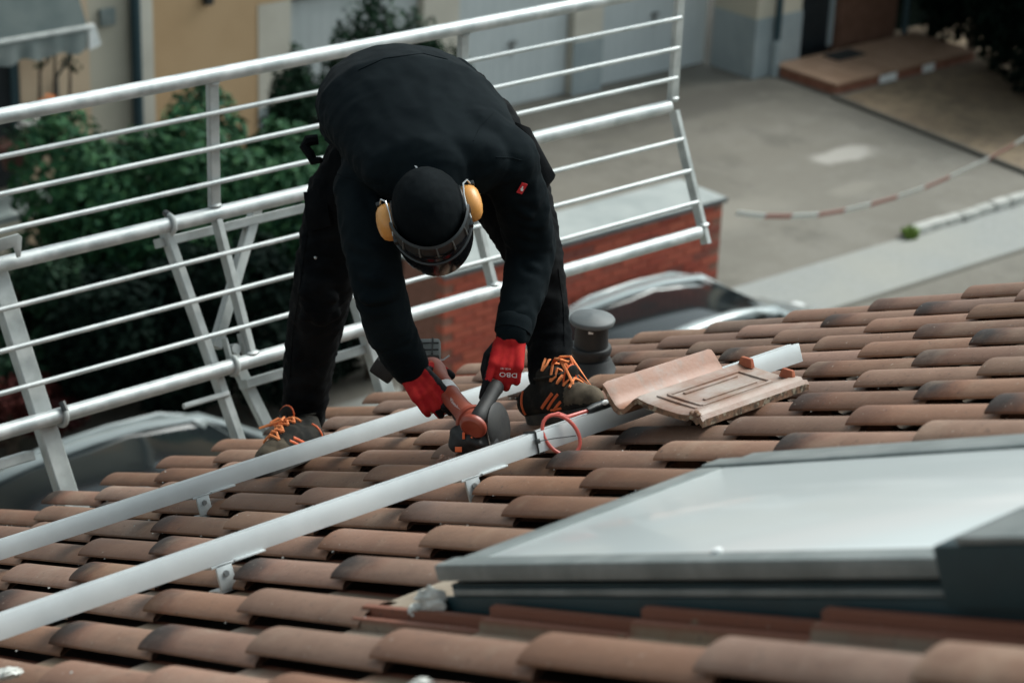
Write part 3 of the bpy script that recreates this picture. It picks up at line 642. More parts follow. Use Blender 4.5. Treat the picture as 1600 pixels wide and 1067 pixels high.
b.extr(Vector((GX0, g0.y+.02, g0.z)), Vector((GX1+.05, g0.y+.02, g0.z)), pr_, Vector((0, 1, 0)), Vector((0, 0, 1))); b.build('gutter', M['deck'], hs_, smooth=True)

PROF = [(0, 0), (.004, .0045), (.012, .0095), (.022, .0140), (.033, .0178), (.045, .0198), (.057, .0200), (.069, .0182), (.080, .0140), (.090, .0078), (.100, -.0005), (.109, -.0105), (.118, -.0195), (.129, -.0265), (.143, -.0295), (.172, -.0300), (.1985, -.0300)]
RIBS = [(.2005, -.0300), (.2055, -.0120), (.214, -.0105), (.217, -.0200), (.226, -.0195), (.229, .0005), (.240, .0015), (.243, -.0140), (.252, -.0150)]
def tile_mesh(name, ribs=False, length=0.378, nose=0.0):
    prof = PROF+(RIBS if ribs else [(.218, -.0300)])
    th = 0.0125; n = len(prof); b = MB()
    inner = []
    for i, (x, z) in enumerate(prof):
        x0, z0 = prof[max(i-1, 0)]; x1, z1 = prof[min(i+1, n-1)]; d = Vector((x1-x0, z1-z0)).normalized(); nn = Vector((-d.y, d.x))
        inner.append((x-nn.x*th*(0 if i == 0 else 1), z-abs(nn.y)*th-(0.003 if i == 0 else 0)))
    inner[0] = (0.004, -0.0050); inner[1] = (.009, -.0035); inner[2] = (.017, .0005)
    top = [(x, 0, z) for x, z in prof]+[(x, -length, z) for x, z in prof]
    b.add(top, [(i, i+1, n+i+1, n+i) for i in range(n-1)])
    # rounded arris + butt face
    ar = [(x, 0, z) for x, z in prof]; ar2 = [(x, 0.003, z-0.003) for x, z in prof]; lo = [(x, 0.001, z) for x, z in inner]
    b.add(ar+ar2, [(i+1, i, n+i, n+i+1) for i in range(n-1)])
    b.add(ar2+lo, [(i+1, i, n+i, n+i+1) for i in range(n-1)])
    b.add([(x, 0.001, z) for x, z in inner[:13]]+[(x, -length, z) for x, z in inner[:13]], [(i+1, i, 13+i, 13+i+1) for i in range(12)])
    b.add([(0, 0, 0), (0, -length, 0), (0, -length, -.0045), (0, .003, -.0045), (.004, .001, -.0050), (.004, -length, -.0050)], [(0, 1, 2, 3), (3, 2, 5, 4)])
    me = b.mesh(name, fix=False)
    bm = bmesh.new(); bm.from_mesh(me); bmesh.ops.remove_doubles(bm, verts=bm.verts, dist=1e-6); bmesh.ops.recalc_face_normals(bm, faces=bm.faces); bm.to_mesh(me); bm.free()
    me.materials.append(M['tile']); me.shade_smooth(); me.set_sharp_from_angle(angle=radians(33)); return me
TM = tile_mesh('roof_tile'); TMR = tile_mesh('roof_tile_ribbed', True)
cen = sum((v.co for v in TM.vertices), Vector())/len(TM.vertices)
TILT = math.asin(0.0195/TL)
SKX0, SKX1, SKS = 0.250, 0.885, -0.90              # skylight outer frame (x range, lower edge), runs upslope
def add_tile(i, j, me=None):
    rg = random.Random(i*131+j*17+5)
    o = bpy.data.objects.new('roof_tile', me or TM); COL.objects.link(o); o.parent = roof
    m = RM.to_4x4() @ Matrix.Rotation(TILT+rg.uniform(-.004, .004), 4, 'X') @ Matrix.Rotation(rg.uniform(-.005, .005), 4, 'Z')
    m.translation = RP(i*TW+rg.uniform(-.0025, .0025), -j*TL+rg.uniform(-.004, .004), rg.uniform(-.001, .0015))-org(roof)
    o.matrix_basis = m; return o
vis = 0
for j in range(-7, 8):
    for i in range(-9, 16):
        x0, x1 = i*TW, i*TW+0.2; s1 = -j*TL; s0 = s1-TL
        if x1 > SKX0+0.04 and x0 < SKX1-0.03 and s1 < SKS+0.22: continue
        # keep only tiles the camera (or a camera a step aside) can see
        q = RP(x0+0.1, s1-.15, 0)-CP; dz = q.dot(FW)
        if dz < 0.9: continue
        uu = 800+FPX*q.dot(RT)/dz; vv = 533.5+FPX*q.dot(DN)/dz
        if uu < -420 or uu > 2000 or vv > 1420: continue
        add_tile(i, j, TMR if (i == 0 and s1 < SKS+0.22) else TM); vis += 1
print('tiles', vis)

# ---------------------------------------------------------------- skylight
sk = thing('skylight', RP((SKX0+SKX1)/2, SKS, 0), 'roof window with pale glass and grey metal frame set in the tiles', 'skylight')
SKL = 1.45
def rbox(mb, x0, x1, s0, s1, h0, h1): return mb.box(RP((x0+x1)/2, (s0+s1)/2, (h0+h1)/2), x1-x0, abs(s1-s0), h1-h0, (Vector((1, 0, 0)), DSL, NRM))
T0, T1 = SKS-SKL, SKS
HT = 0.062
b = MB(); rbox(b, SKX0+.015, SKX1-.015, T0, T1-.015, -.05, .026); b.build('frame_base', M['frame_dark'], sk)
for nm, a in (('frame_side', (SKX0, SKX0+.048, T0, T1-.0)), ('frame_side', (SKX1-.048, SKX1, T0, T1)), ):
    b = MB(); rbox(b, a[0], a[1], a[2], a[3], .034, HT); b.build(nm, M['frame_grey'], sk, bevel=0.006)
b = MB(); rbox(b, SKX0+.0482, SKX1-.0482, T1-.06, T1+.002, .034, HT-.004); b.build('frame_bottom', M['frame_grey'], sk, bevel=0.006)
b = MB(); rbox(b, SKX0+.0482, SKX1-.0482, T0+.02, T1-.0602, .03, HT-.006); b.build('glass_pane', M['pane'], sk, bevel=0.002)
b = MB(); rbox(b, SKX0+.004, SKX0+.0145, T0, T1-.03, .010, .020); b.build('flashing_lip', M['frame_grey'], sk, bevel=0.002)
b = MB(); rbox(b, SKX0+.005, SKX0+.0145, T0, T1+.06, -.05, .008); b.build('side_flashing', M['frame_dark'], sk, bevel=0.003)
b = MB(); rbox(b, SKX1-.014, SKX1+.125, T0, T1+.02, -.05, .012); rbox(b, SKX1+.004, SKX1+.055, T0, T1-.03, .014, .056); b.build('far_flashing', M['frame_grey'], sk, bevel=0.004)
b = MB(); rbox(b, SKX0+.0, SKX1+.0, T1+.003, T1+.21, -.05, -.010); b.build('lower_apron', M['tile_dust'], sk, bevel=0.004)
b = MB(); rbox(b, SKX0-.014, SKX0+.16, T1-1.45, T1-1.06, .0, .080); b.build('hinge_cover', M['frame_dark'], sk, bevel=0.006)
b = MB(); rbox(b, SKX0-.016, SKX1+.02, T1-1.80, T1-1.10, .0805, .090); b.build('top_cover', M['frame_grey'], sk, bevel=0.004)
for x, s in ((SKX0+.040, T1-.62),):
    b = MB(); b.lathe(RP(x, s, HT), NRM, [(.008, 0), (.008, .004), (.004, .006)], 10); b.build('screw', M['white'], sk)
b = MB(); b.add(*crumple(RP(SKX0-.004, T1+.020, .004), .014, .030, .020, (Vector((1, 0, 0)), DSL, NRM), 3.3)); b.add(*crumple(RP(SKX0-.012, T1+.055, -.010), .011, .018, .011, (Vector((1, 0, 0)), DSL, NRM), 8.1))
b.build('crumpled_seal', M['lead'], sk, smooth=True)

# ---------------------------------------------------------------- solar mounting rails
def rail(name, s, x0, x1, hb, hooks, label):
    t = thing(name, RP((x0+x1)/2, s, hb), label, 'rail', 'solar mounting rails')
    w_, h_ = .040, .044
    pr = [(-w_/2, 0), (-w_/2, h_), (-.006, h_), (-.006, h_-.010), (.006, h_-.010), (.006, h_), (w_/2, h_), (w_/2, .026), (w_/2-.003, .024), (w_/2-.003, .020), (w_/2, .018), (w_/2, 0)]
    b = MB(); b.extr(RP(x0, s, hb), RP(x1, s, hb), pr, DSL, NRM); b.build('profile', M['alu'], t, bevel=0.0006)
    for x in hooks:
        b = MB(); A = (Vector((1, 0, 0)), DSL, NRM)
        b.box(RP(x-.005, s-.018, hb-.026), .036, .006, .050, A)
        b.box(RP(x-.005, s+.006, hb-.0535), .036, .05, .006, A)
        b.box(RP(x-.005, s+.005, hb-.003), .055, .052, .0055, A)
        hk = b.build('roof_hook', M['alu_w'], t, bevel=0.0012)
        b = MB(); b.lathe(RP(x-.005, s-.0215, hb-.020), -DSL, [(.0065, 0), (.0065, .004)], 6); b.build('bolt', M['steel'], hk)
        b = MB(); b.box(RP(x+.055, s-.016, hb-.002), .07, .022, .004, A); b.build('clamp_plate', M['alu_w'], hk, bevel=0.001)
    return t
NS = 0.035; NH = 0.030
rail('mounting_rail', NS, -1.2, 2.03, NH, [0.40, 1.02], 'near aluminium mounting rail carrying the red cable, its far end under the loose tile')
FS = 1.150; FH = 0.034
rail('mounting_rail', FS, -0.6, 2.10, FH, [1.005], 'far aluminium mounting rail passing in front of the worker’s shoe'.replace('’', "'"))

# red cable coil with connector, hung over the near rail
A3 = (Vector((1, 0, 0)), DSL, NRM)
cb = thing('cable', RP(1.25, NS, NH), 'red cable loop with a black connector hung on the near rail', 'cable')
c0 = RP(1.265, NS-.03, .053)
pts = []
for k in range(26):
    a = 2*pi*k/24*1.02; e1 = (RT*0.9+Vector((.1, 0, 0))).normalized(); e2 = (NRM*0.95+DSL*-.25).normalized()
    pts.append(c0+e1*(.046*cos(a))+e2*(.047*sin(a))+DSL*(0.022*sin(a+.6)))
b = MB(); b.tube(pts, .0042, 8); b.build('cable_loop', M['red_cable'], cb, smooth=True)
b = MB(); b.tube([pts[7], pts[5]+NRM*.004, RP(1.31, NS-.008, .083), RP(1.37, NS-.012, .082)], .0042, 8); b.build('cable_tail', M['red_cable'], cb, smooth=True)
b = MB(); b.tube([RP(1.365, NS-.012, .082), RP(1.385, NS-.012, .083), RP(1.43, NS-.012, .083), RP(1.45, NS-.012, .081)], [.007, .0105, .0105, .008], 10); b.build('connector', M['blackp'], cb, smooth=True)
b = MB(); b.ell(RP(1.412, NS-.021, .088), .010, .004, .006, A3, 8, 6); b.build('connector_mark', M['white'], cb)
ct = thing('cable_tie', RP(1.20, NS-.02, NH), 'black cable tie wrapped round the near rail beside the red cable', 'cable tie')
b = MB(); q = [(-.0225, -.002), (-.0225, .0465), (.0225, .0465), (.0225, -.002)]
for k in range(4):
    a, c_ = q[k], q[(k+1) % 4]; b.beam(RP(1.2+.004*k, NS+a[0], NH+a[1]), RP(1.2+.004*(k+1), NS+c_[0], NH+c_[1]), .005, .0018, Vector((1, 0, 0)))
b.build('strap', M['blackp'], ct)
b = MB(); b.box(RP(1.202, NS-.026, NH+.026), .009, .008, .010, A3); tl = b.build('tie_head', M['blackp'], ct, bevel=.001)
b = MB(); b.tube([RP(1.204, NS-.03, NH+.026), RP(1.24, NS-.036, NH+.022), RP(1.30, NS-.034, NH+.012)], .0012, 5); b.build('tie_tail', M['blackp'], ct)

# ---------------------------------------------------------------- loose overturned tile
LM = Matrix(((0.98487233, -0.14795487, 0.09019896), (0.14185357, 0.98735969, 0.07069946), (-0.09951915, -0.0568349, 0.99341116)))
LO = Vector((1.41750371, -0.24315473, 0.14082948))
def LP(x, y, z): return LO+LM @ Vector((x, y, z))
def loose_mat():
    k = N('mossy_clay_underside'); k.set('Roughness', 0.5)
    m = k.n('ShaderNodeMapping'); k.l(k.obj(), m.inputs[0])
    q = k.n('ShaderNodeVectorMath', operation='SUBTRACT'); k.l(k.obj(), q.inputs[0]); q.inputs[1].default_value = (.2, .13, 0)
    # coordinates along the tile: x length, y width (tile frame)
    dx = k.n('ShaderNodeVectorMath', operation='DOT_PRODUCT'); k.l(k.obj(), dx.inputs[0]); dx.inputs[1].default_value = tuple(LM.col[0])
    dy = k.n('ShaderNodeVectorMath', operation='DOT_PRODUCT'); k.l(k.obj(), dy.inputs[0]); dy.inputs[1].default_value = tuple(LM.col[1])
    cv = k.n('ShaderNodeCombineXYZ'); k.l(k.math('MULTIPLY', dx.outputs['Value'], 5.0), cv.inputs[0]); k.l(k.math('MULTIPLY', dy.outputs['Value'], 13.0), cv.inputs[1])
    streak = k.ramp(k.noise(1.0, 6, .62, cv.outputs[0]), .40, .66); grit = k.ramp(k.noise(45, 5, .65), .42, .64); big = k.ramp(k.noise(7, 4, .6), .35, .65)
    c = k.mix(big, (.165, .075, .043), (.180, .105, .070)); c = k.mix(k.math('MULTIPLY', streak, .65), c, (.32, .29, .265)); c = k.mix(k.math('MULTIPLY', grit, .35), c, (.20, .15, .11))
    trough = k.math('MULTIPLY', k.ramp(dy.outputs['Value'], .050, .085), k.ramp(k.noise(18, 5, .6), .30, .55)); c = k.mix(k.math('MULTIPLY', trough, .75), c, (.24, .098, .050))
    k.color(c); k.bump(k.noise(90, 5), .4, .002); return k.m
M['loose'] = loose_mat()
def loose_edge_mat():
    k = N('dirty_tile_edge'); k.set('Roughness', 0.9)
    c = k.mix(k.ramp(k.noise(40, 6, .65), .35, .6), (.055, .04, .026), (.20, .11, .065)); c = k.mix(k.math('MULTIPLY', k.ramp(k.noise(70, 4), .55, .62), .6), c, (.33, .30, .22)); k.color(c)
    k.bump(k.noise(120, 5), .6, .003); return k.m
M['loose_edge'] = loose_edge_mat()
M['red_clay'] = mat('bare_red_clay', (.25, .060, .028), (.33, .10, .045), .85, 0, 40, .4, 150)
lt = thing('loose_tile', LP(.2, .13, 0), 'loose clay roof tile lying upside down across the near rail', 'roof tile')
# underside profile across width (y = 0 near long edge .. 0.27 curled edge); inverted roll forms a trough
up_ = [(.000, .002), (.008, .010), (.016, .004), (.026, .012), (.034, .012), (.040, .006), (.060, .004), (.100, .003), (.150, .004), (.164, .008), (.172, .010), (.182, .004), (.194, -.010), (.208, -.024), (.222, -.029), (.236, -.024), (.250, -.008), (.262, .008), (.270, .016)]
n = len(up_); xs = [0, .012, .03, .06, .2, .34, .385, .40]
b = MB(); vs = []
for x in xs:
    for y, z in up_: vs.append(LP(x+.004*sin(y*60)*(x in (0, .4)), y, z+(0.0 if .012 <= x <= .385 else -.004)))
m_ = len(xs)
b.add(vs, [(i*n+k, i*n+k+1, (i+1)*n+k+1, (i+1)*n+k) for i in range(m_-1) for k in range(n-1)])
b.cur = 1
lo = []
for x in (0, .40):
    for y, z in up_: lo.append(LP(x, y, z-.017))
top0 = [vs[k] for k in range(n)]; top1 = [vs[(m_-1)*n+k] for k in range(n)]
b.add(top0+lo[:n], [(k+1, k, n+k, n+k+1) for k in range(n-1)]); b.add(top1+lo[n:], [(k, k+1, n+k+1, n+k) for k in range(n-1)])
b.add(lo, [(k+1, k, n+k, n+k+1) for k in range(n-1)])
nears = [vs[i*n] for i in range(m_)]; farz = [vs[i*n+n-1] for i in range(m_)]
b.add(nears+[LP(x, 0, -.015) for x in xs], [(i, i+1, m_+i+1, m_+i) for i in range(m_-1)]); b.add(farz+[LP(x, .27, -.001) for x in xs], [(i+1, i, m_+i, m_+i+1) for i in range(m_-1)])
lb_ = b.build('tile_body', [M['loose'], M['loose_edge']], lt, smooth=True, sharp=radians(40))
b = MB()
for (x0, y0, x1, y1) in ((.07, .055, .33, .055), (.07, .145, .33, .145), (.07, .055, .07, .145), (.33, .055, .33, .145), (.105, .075, .30, .075), (.105, .128, .30, .128), (.045, .05, .045, .155)):
    b.beam(LP(x0, y0, .0030), LP(x1, y1, .0030), .008, .009, LM @ Vector((0, 0, 1)))
b.build('moulded_rib', M['loose'], lt, bevel=.0015)
for (x, y) in ((.375, .155), (.378, .045)):
    b = MB(); b.box(LP(x, y, .016), .016, .040, .022, (LM @ Vector((1, 0, 0)), LM @ Vector((0, 1, 0)), LM @ Vector((0, 0, 1))), .7); b.build('hanging_nib', M['red_clay'], lt, bevel=.004)
b = MB()
for k in range(4): b.ell(LP(.008+.003*sin(k*3), .018+.006*k, .008+.004*sin(k*2)),   .007, .005, .005, A3, 8, 6)
b.build('moss_crumb', M['loose_edge'], lt, smooth=True)

# rubble by the grinder cut
rb_ = thing('tile_rubble', roofpt(715, 722, .0), 'small crumbled heap of broken tile and mortar below the grinder', 'rubble')
rg = random.Random(4)
for k in range(16):
    q = roofpt(715+rg.uniform(-32, 36), 722+rg.uniform(-9, 6), .006); b = MB(); r = rg.uniform(.004, .013)
    b.box(q+NRM*r*.4, r*2, r*1.4, r, (Vector((rg.uniform(.5, 1), rg.uniform(-.6, .6), .2)).normalized(), DSL, NRM), .6); b.build('tile_chip', M['mortar_red'], rb_)
b = MB(); b.box(roofpt(738, 713, .012), .05, .03, .012, A3, .8); b.build('tile_shard', M['red_clay'], rb_, bevel=.003)

rg = random.Random(21); b = MB()
for k in range(230):
    i, j = rg.randint(-2, 11), rg.randint(-7, 2); x = i*TW+rg.choice([rg.uniform(-.006, .004), rg.uniform(.0, .07)]); s = -j*TL-rg.uniform(0, TL); r = rg.uniform(.0008, .0026)
    if x > SKX0-.05 and s < SKS+.3: continue
    hh = -.006 if x < i*TW+.004 else .0188-abs(x-i*TW-.055)*.3
    if x >= i*TW+.004: x = i*TW+rg.uniform(.03, .075); hh = .0165
    hh -= ((-j*TL-s)/TL)*.0195
    b.box(RP(x, s, hh+r*.4), r*2.4, r*1.8, r*1.3, (Vector((1, 0, 0)), DSL, NRM), .6)
o = b.build('mortar_crumbs', M['lead']); props(o, 'scattered pale mortar crumbs and dust lying on the roof tiles', 'crumbs', kind='stuff')
for (u, v, r, lb) in ((10, 1054, .020, 'white crumpled lump at the lower left corner of the roof'), (655, 1070, .013, 'white crumpled lump on the tiles at the bottom edge of the picture')):
    q = roofpt(u, v, .018); t = thing('white_lump', q, lb, 'lump'); b = MB()
    b.add(*crumple(q+NRM*.002, r, r*.9, r*.42, (Vector((1, 0, 0)), DSL, NRM), u*.37+1.2)); b.add(*crumple(q+Vector((r*.8, 0, 0))-NRM*.002, r*.6, r*.5, r*.3, (Vector((1, 0, 0)), DSL, NRM), u*.11+4.2))
    b.build('lump_piece', M['lead'], t, smooth=True)

# ---------------------------------------------------------------- vent pipe
vb = roofpt(922, 588, .0)-NRM*.02
vp = thing('vent_pipe', vb, 'black plastic roof vent pipe with a flat grey cap behind the right boot', 'vent pipe')
b = MB(); b.lathe(vb, NRM*.35+Vector((0, 0, .8)), [(.105, 0), (.095, .012), (.075, .035), (.064, .06), (.058, .075)], 28); b.build('base_cone', M['pipe'], vp, smooth=True)
va_ = Vector((0, 0, 1)); vb2 = vb+Vector((0, .012, .055))
b = MB(); b.lathe(vb2, va_, [(.052, -.01), (.052, .038), (.059, .040), (.061, .052), (.058, .060), (.050, .061), (.047, .118), (.050, .128)], 28); b.build('pipe_body', M['pipe'], vp, smooth=True, sharp=radians(50))
b = MB(); b.lathe(vb2+Vector((0, 0, .128)), va_, [(.052, 0), (.064, .004), (.066, .014), (.062, .019), (.02, .026), (.004, .030)], 32); b.build('cap', M['pipecap'], vp, smooth=True, sharp=radians(60))
q = vb2+Vector((0, 0, .098))+(-FW*.05+RT*-.004); b = MB(); b.box(q, .014, .003, .008, (RT, FW, Vector((0, 0, 1)))); b.build('white_label', M['white'], vp)

# ---------------------------------------------------------------- guard rail panel
YM = 2.60; P_mid0, P_mid1 = atY(0, 397, YM), atY(1050, 182, YM)
zm = (P_mid0.z+P_mid1.z)/2; XE = P_mid1.x
zt = (atY(0, 164, YM).z+atY(1063, -5, YM).z)/2
pb1 = _ray(1097, 378); pb1 = CP+pb1*((XE-CP.x)/pb1.x); YB = pb1.y; zb = (pb1.z+atY(0, 655, YB).z)/2
zm, zt, zb = zm+.004, zt+.004, zb
XL_ = -3.2
gl = thing('guardrail', (XE-1.5, YM, zm), 'galvanised steel guardrail panel with tubes and thin bars along the eave', 'guardrail')
R1 = .0242
for nm, y, z in (('top_tube', YM, zt), ('middle_tube', YM, zm), ('bottom_tube', YB, zb)):
    b = MB(); b.tube([(XL_, y, z), (XE-.02, y, z)], R1, 20); b.build(nm, M['galv'], gl, smooth=True, sharp=radians(50))
def lerp(a, c, t): return a+(c-a)*t
for k in (1, 2, 3):
    z = lerp(zt, zm, k/4+.01); b = MB(); b.tube([(XL_, YM-.012, z), (XE+.0, YM-.012, z)], .0085, 10); b.build('bar', M['galv'], gl, smooth=True, sharp=radians(50))
    t = k/4+.01; b = MB(); b.tube([(XL_, lerp(YM, YB, t)-.012, lerp(zm, zb, t)), (XE+.0, lerp(YM, YB, t)-.012, lerp(zm, zb, t))], .0085, 10); b.build('bar', M['galv'], gl, smooth=True, sharp=radians(50))
XU = [atY(337, 328, YM).x, atY(1048, 182, YM).x]; xm_ = (XU[0]+XU[1])/2; dx_ = XU[1]-xm_
slant = Vector((0, YB-YM, zb-zm)).normalized(); sper = Vector((0, -slant.z, slant.y))
for x in (XU[0]-dx_, XU[0], xm_, XU[1]):
    b = MB(); e = x+(.012 if x == XU[1] else 0)
    b.beam((e, YM+.008, zm+.015), (e, YM+.008, zt-.015), .040 if x == XU[1] else .036, .026, Vector((0, 1, 0)), .003); b.build('upright', M['galvflat'], gl)
    lo_ = .05 if x == XU[1] else -.015
    b = MB(); b.beam(Vector((e, YM, zm))+slant*.02+sper*.004, Vector((e, YB, zb))+slant*lo_+sper*.004, .022, .040, Vector((1, 0, 0)).cross(slant), .002); b.build('lower_upright', M['galvflat'], gl)
    for (y, z) in ((YM, zm+.028), (YM, zt-.026), (YB, zb+.026)):
        b = MB(); b.ell((e, y, z), .024, .016, .008, None, 8, 5); b.build('weld', M['galv'], gl, smooth=True)

# posts that carry the panel on the eave
def on_slant(x, t, off=0.0): return Vector((x, YM, zm))+Vector((0, YB-YM, zb-zm))*t+sper*off
def post(name, x, tlow, label, wdt=.055, leanx=0.0, ttop=-.03):
    t = thing(name, on_slant(x+leanx, tlow, .05), label, 'post', 'posts carrying the guardrail')
    b = MB(); b.beam(on_slant(x, ttop, .055), on_slant(x+leanx, tlow, .055), wdt, .045, sper, .004); b.build('post_tube', M['galvflat'], t)
    b = MB(); b.box(on_slant(x+leanx, tlow-.06, .02), wdt*1.2, .012, .12, (Vector((1, 0, 0)), sper, slant)); b.build('foot_plate', M['galvflat'], t, bevel=.003)
    return t
p1 = post('guardrail_post', 1.30, 1.75, 'wide guardrail post at the left edge of the picture', .062, .05)
p2 = post('guardrail_post', 1.905, 1.72, 'guardrail post with a diagonal brace left of the worker', .030, .085)
p3 = post('guardrail_post', 2.545, 1.75, "guardrail post seen between the worker's legs", .055, .04)
b = MB(); b.beam(on_slant(2.27, .03, .075), on_slant(1.99, .86, .075), .034, .040, sper, .003); b.build('brace', M['galvflat'], p2)
b = MB(); b.beam(on_slant(2.06, .95, .10), on_slant(2.15, 1.72, .10), .040, .030, sper, .003); b.build('inner_strut', M['galvflat'], p2)
b = MB(); b.beam(on_slant(1.88, .10, .075), on_slant(2.66, .10, .075), .046, .03, sper.cross(Vector((1, 0, 0))), .003); b.build('upper_ledger', M['galvflat'], p2)
b = MB(); b.beam(on_slant(2.06, 1.15, .08), on_slant(2.70, 1.15, .08), .055, .03, sper.cross(Vector((1, 0, 0))), .003); b.build('lower_ledger', M['galvflat'], p2)
b = MB(); b.tube([on_slant(1.80, 1.17, .03), on_slant(1.97, 1.17, .03)], .010, 8); b.build('locking_pin', M['galv'], p2, smooth=True)
b = MB(); b.lathe(on_slant(2.03, .90, .03), sper, [(.018, -.02), (.018, .03)], 12); b.box(on_slant(2.00, .88, .02), .008, .03, .07, (Vector((1, 0, 0)), sper, slant)); b.box(on_slant(2.06, .88, .02), .008, .03, .07, (Vector((1, 0, 0)), sper, slant)); b.build('pivot_bracket', M['galvflat'], p2, bevel=.003)
for dx in (-.045, .02):
    b = MB(); b.box(on_slant(2.15+dx, 1.62, .02), .012, .02, .16, (Vector((1, 0, 0)), sper, slant)); b.build('red_clamp', M['rust'], p2, bevel=.003)
b = MB(); b.beam(on_slant(.4, 1.20, .085), on_slant(1.27, 1.20, .085), .075, .03, sper.cross(Vector((1, 0, 0))), .003); b.build('lower_ledger', M['galvflat'], p1)
b = MB(); b.lathe(on_slant(1.17, 1.20, .066), sper, [(.016, 0), (.016, .006), (.008, .007), (.008, .010)], 14); b.build('bolt', M['steel'], p1)
def hook(par, x, y, z, name='tube_hook', r=.031, m='galvflat', a0=-60, a1=150, tip=True):
    b = MB(); pts = [Vector((x+.01*k/12, y-cos(radians(a0+(a1-a0)*k/12))*r, z+sin(radians(a0+(a1-a0)*k/12))*r)) for k in range(13)]
    b.tube(pts, .008, 8); h = b.build(name, M[m], par, smooth=True)
    if tip:
        b = MB(); b.tube([pts[-3], pts[-1]+Vector((0, .01, .012))], .0105, 8); b.build('hook_tip', M['blackp'], h, smooth=True)
    return h
hook(p2, 1.895, YM, zm, 'tube_hook', .030)
hook(p2, 1.99, YB, zb, 'tube_clamp', .029, a0=-100, a1=100, tip=False)
hook(p1, 1.36, YB, zb, 'tube_clamp', .032, a0=-110, a1=70)
q = atY(15, 385, YM-.03); b = MB()
b.extr(q+Vector((0, -.004, 0)), q+Vector((0, .004, 0)), [(-.045, .03), (.03, .035), (.042, .022), (.034, -.04), (.022, -.042), (.012, -.004), (-.045, -.01)], Vector((1, 0, 0)), Vector((0, 0, 1))); b.build('hook_plate', M['galvflat'], p1, bevel=.002)
# ---------------------------------------------------------------- the worker
def hullmesh(parts):
    """parts: ('c', p0, r0, p1, r1) tapered capsule | ('e', centre, (ax,ay,az), (rx,ry,rz)) | ('h', [points]) ; returns one mesh of many convex solids"""
    out = bmesh.new()
    base = bmesh.new(); bmesh.ops.create_icosphere(base, subdivisions=3, radius=1.0); sv = [v.co.copy() for v in base.verts]; base.free()
    for p in parts:
        b = bmesh.new()
        if p[0] == 'c':
            pts = [Vector(p[1])+v*p[2] for v in sv]+[Vector(p[3])+v*p[4] for v in sv]
        elif p[0] == 'e':
            a, r = p[2], p[3]; pts = [Vector(p[1])+a[0]*(v.x*r[0])+a[1]*(v.y*r[1])+a[2]*(v.z*r[2]) for v in sv]
        elif p[0] == 'ee':
            pts = []
            for q in (p[1], p[2]):
                a, r = q[1], q[2]; pts += [Vector(q[0])+a[0]*(v.x*r[0])+a[1]*(v.y*r[1])+a[2]*(v.z*r[2]) for v in sv]
        else: pts = [Vector(v) for v in p[1]]
        vs = [b.verts.new(v) for v in pts]
        r = bmesh.ops.convex_hull(b, input=vs)
        junk = list({g for g in r['geom_interior']+r['geom_unused'] if isinstance(g, bmesh.types.BMVert)})
        if junk: bmesh.ops.delete(b, geom=junk, context='VERTS')
        bmesh.ops.recalc_face_normals(b, faces=b.faces)
        m = bpy.data.meshes.new('tmp'); b.to_mesh(m); b.free(); out.from_mesh(m); bpy.data.meshes.remove(m)
    me = bpy.data.meshes.new('hulls'); out.to_mesh(me); out.free(); return me
def shell(name, parts, voxel, smooth, mats, parent, disp=None, matfn=None, factor=0.5):
    me = hullmesh(parts); o = bpy.data.objects.new('tmp', me); COL.objects.link(o)
    r = o.modifiers.new('r', 'REMESH'); r.mode = 'VOXEL'; r.voxel_size = voxel; r.use_smooth_shade = True
    if smooth:
        q = o.modifiers.new('s', 'SMOOTH'); q.iterations = smooth; q.factor = factor
    dg = bpy.context.evaluated_depsgraph_get(); dg.update()
    nm = bpy.data.meshes.new_from_object(o.evaluated_get(dg)); bpy.data.objects.remove(o); bpy.data.meshes.remove(me); nm.name = name
    nm.update()
    if disp:
        co = [v.co.copy() for v in nm.vertices]; no = [v.normal.copy() for v in nm.vertices]
        for v, c, n in zip(nm.vertices, co, no): v.co = c+n*disp(c, n)
    og = org(parent)
    if og.length > 0: nm.transform(Matrix.Translation(-og))
    nm.materials.clear()
    ob = link(name, nm, mats, parent); nm.shade_smooth()
    if matfn:
        for p in nm.polygons: p.material_index = matfn(p.center+og, p.normal)
    return ob
def chain(pts, rad): return [('c', pts[i], rad[i], pts[i+1], rad[i+1]) for i in range(len(pts)-1)]
ZU = Vector((0, 0, 1)); LAT = Vector((RT.x, RT.y, 0)).normalized(); FH_ = Vector((FW.x, FW.y, 0)).normalized()   # lateral (image right), horizontal away

def cloth(name, c0, c1, s1=30, bs=260, bstr=0.25, rough=0.92, bd=0.0012, fold=0.0, spec=0.07):
    k = N(name); k.set('Roughness', rough); k.set('Specular IOR Level', spec)
    k.color(k.mix(k.ramp(k.noise(s1, 5), .35, .65), c0, c1))
    k.bump(k.math('ADD', k.noise(bs, 3), k.math('MULTIPLY', k.noise(18, 4), fold)), bstr, bd); return k.m
M['jersey'] = cloth('black_jersey', (.0028, .0056, .0072), (.0054, .0090, .0108), 9, 420, .4, fold=1.2)
M['trouser'] = cloth('black_work_trousers', (.0024, .0032, .0040), (.0075, .0080, .0084), 7, 300, .45, fold=1.5)
M['cap'] = cloth('black_knit_cap', (.0024, .0040, .0050), (.0060, .0082, .0094), 12, 350, .5)
M['glove_red'] = cloth('red_knit_glove', (.30, .012, .015), (.38, .022, .020), 40, 500, .35, .85)
M['glove_cuff'] = cloth('red_glove_cuff', (.40, .055, .038), (.47, .08, .055), 50, 500, .5, .9)
M['glove_black'] = cloth('black_glove_coating', (.008, .009, .011), (.016, .017, .019), 40, 300, .3, .6)
M['skin'] = mat('skin', (.42, .24, .17), (.48, .28, .20), .5)
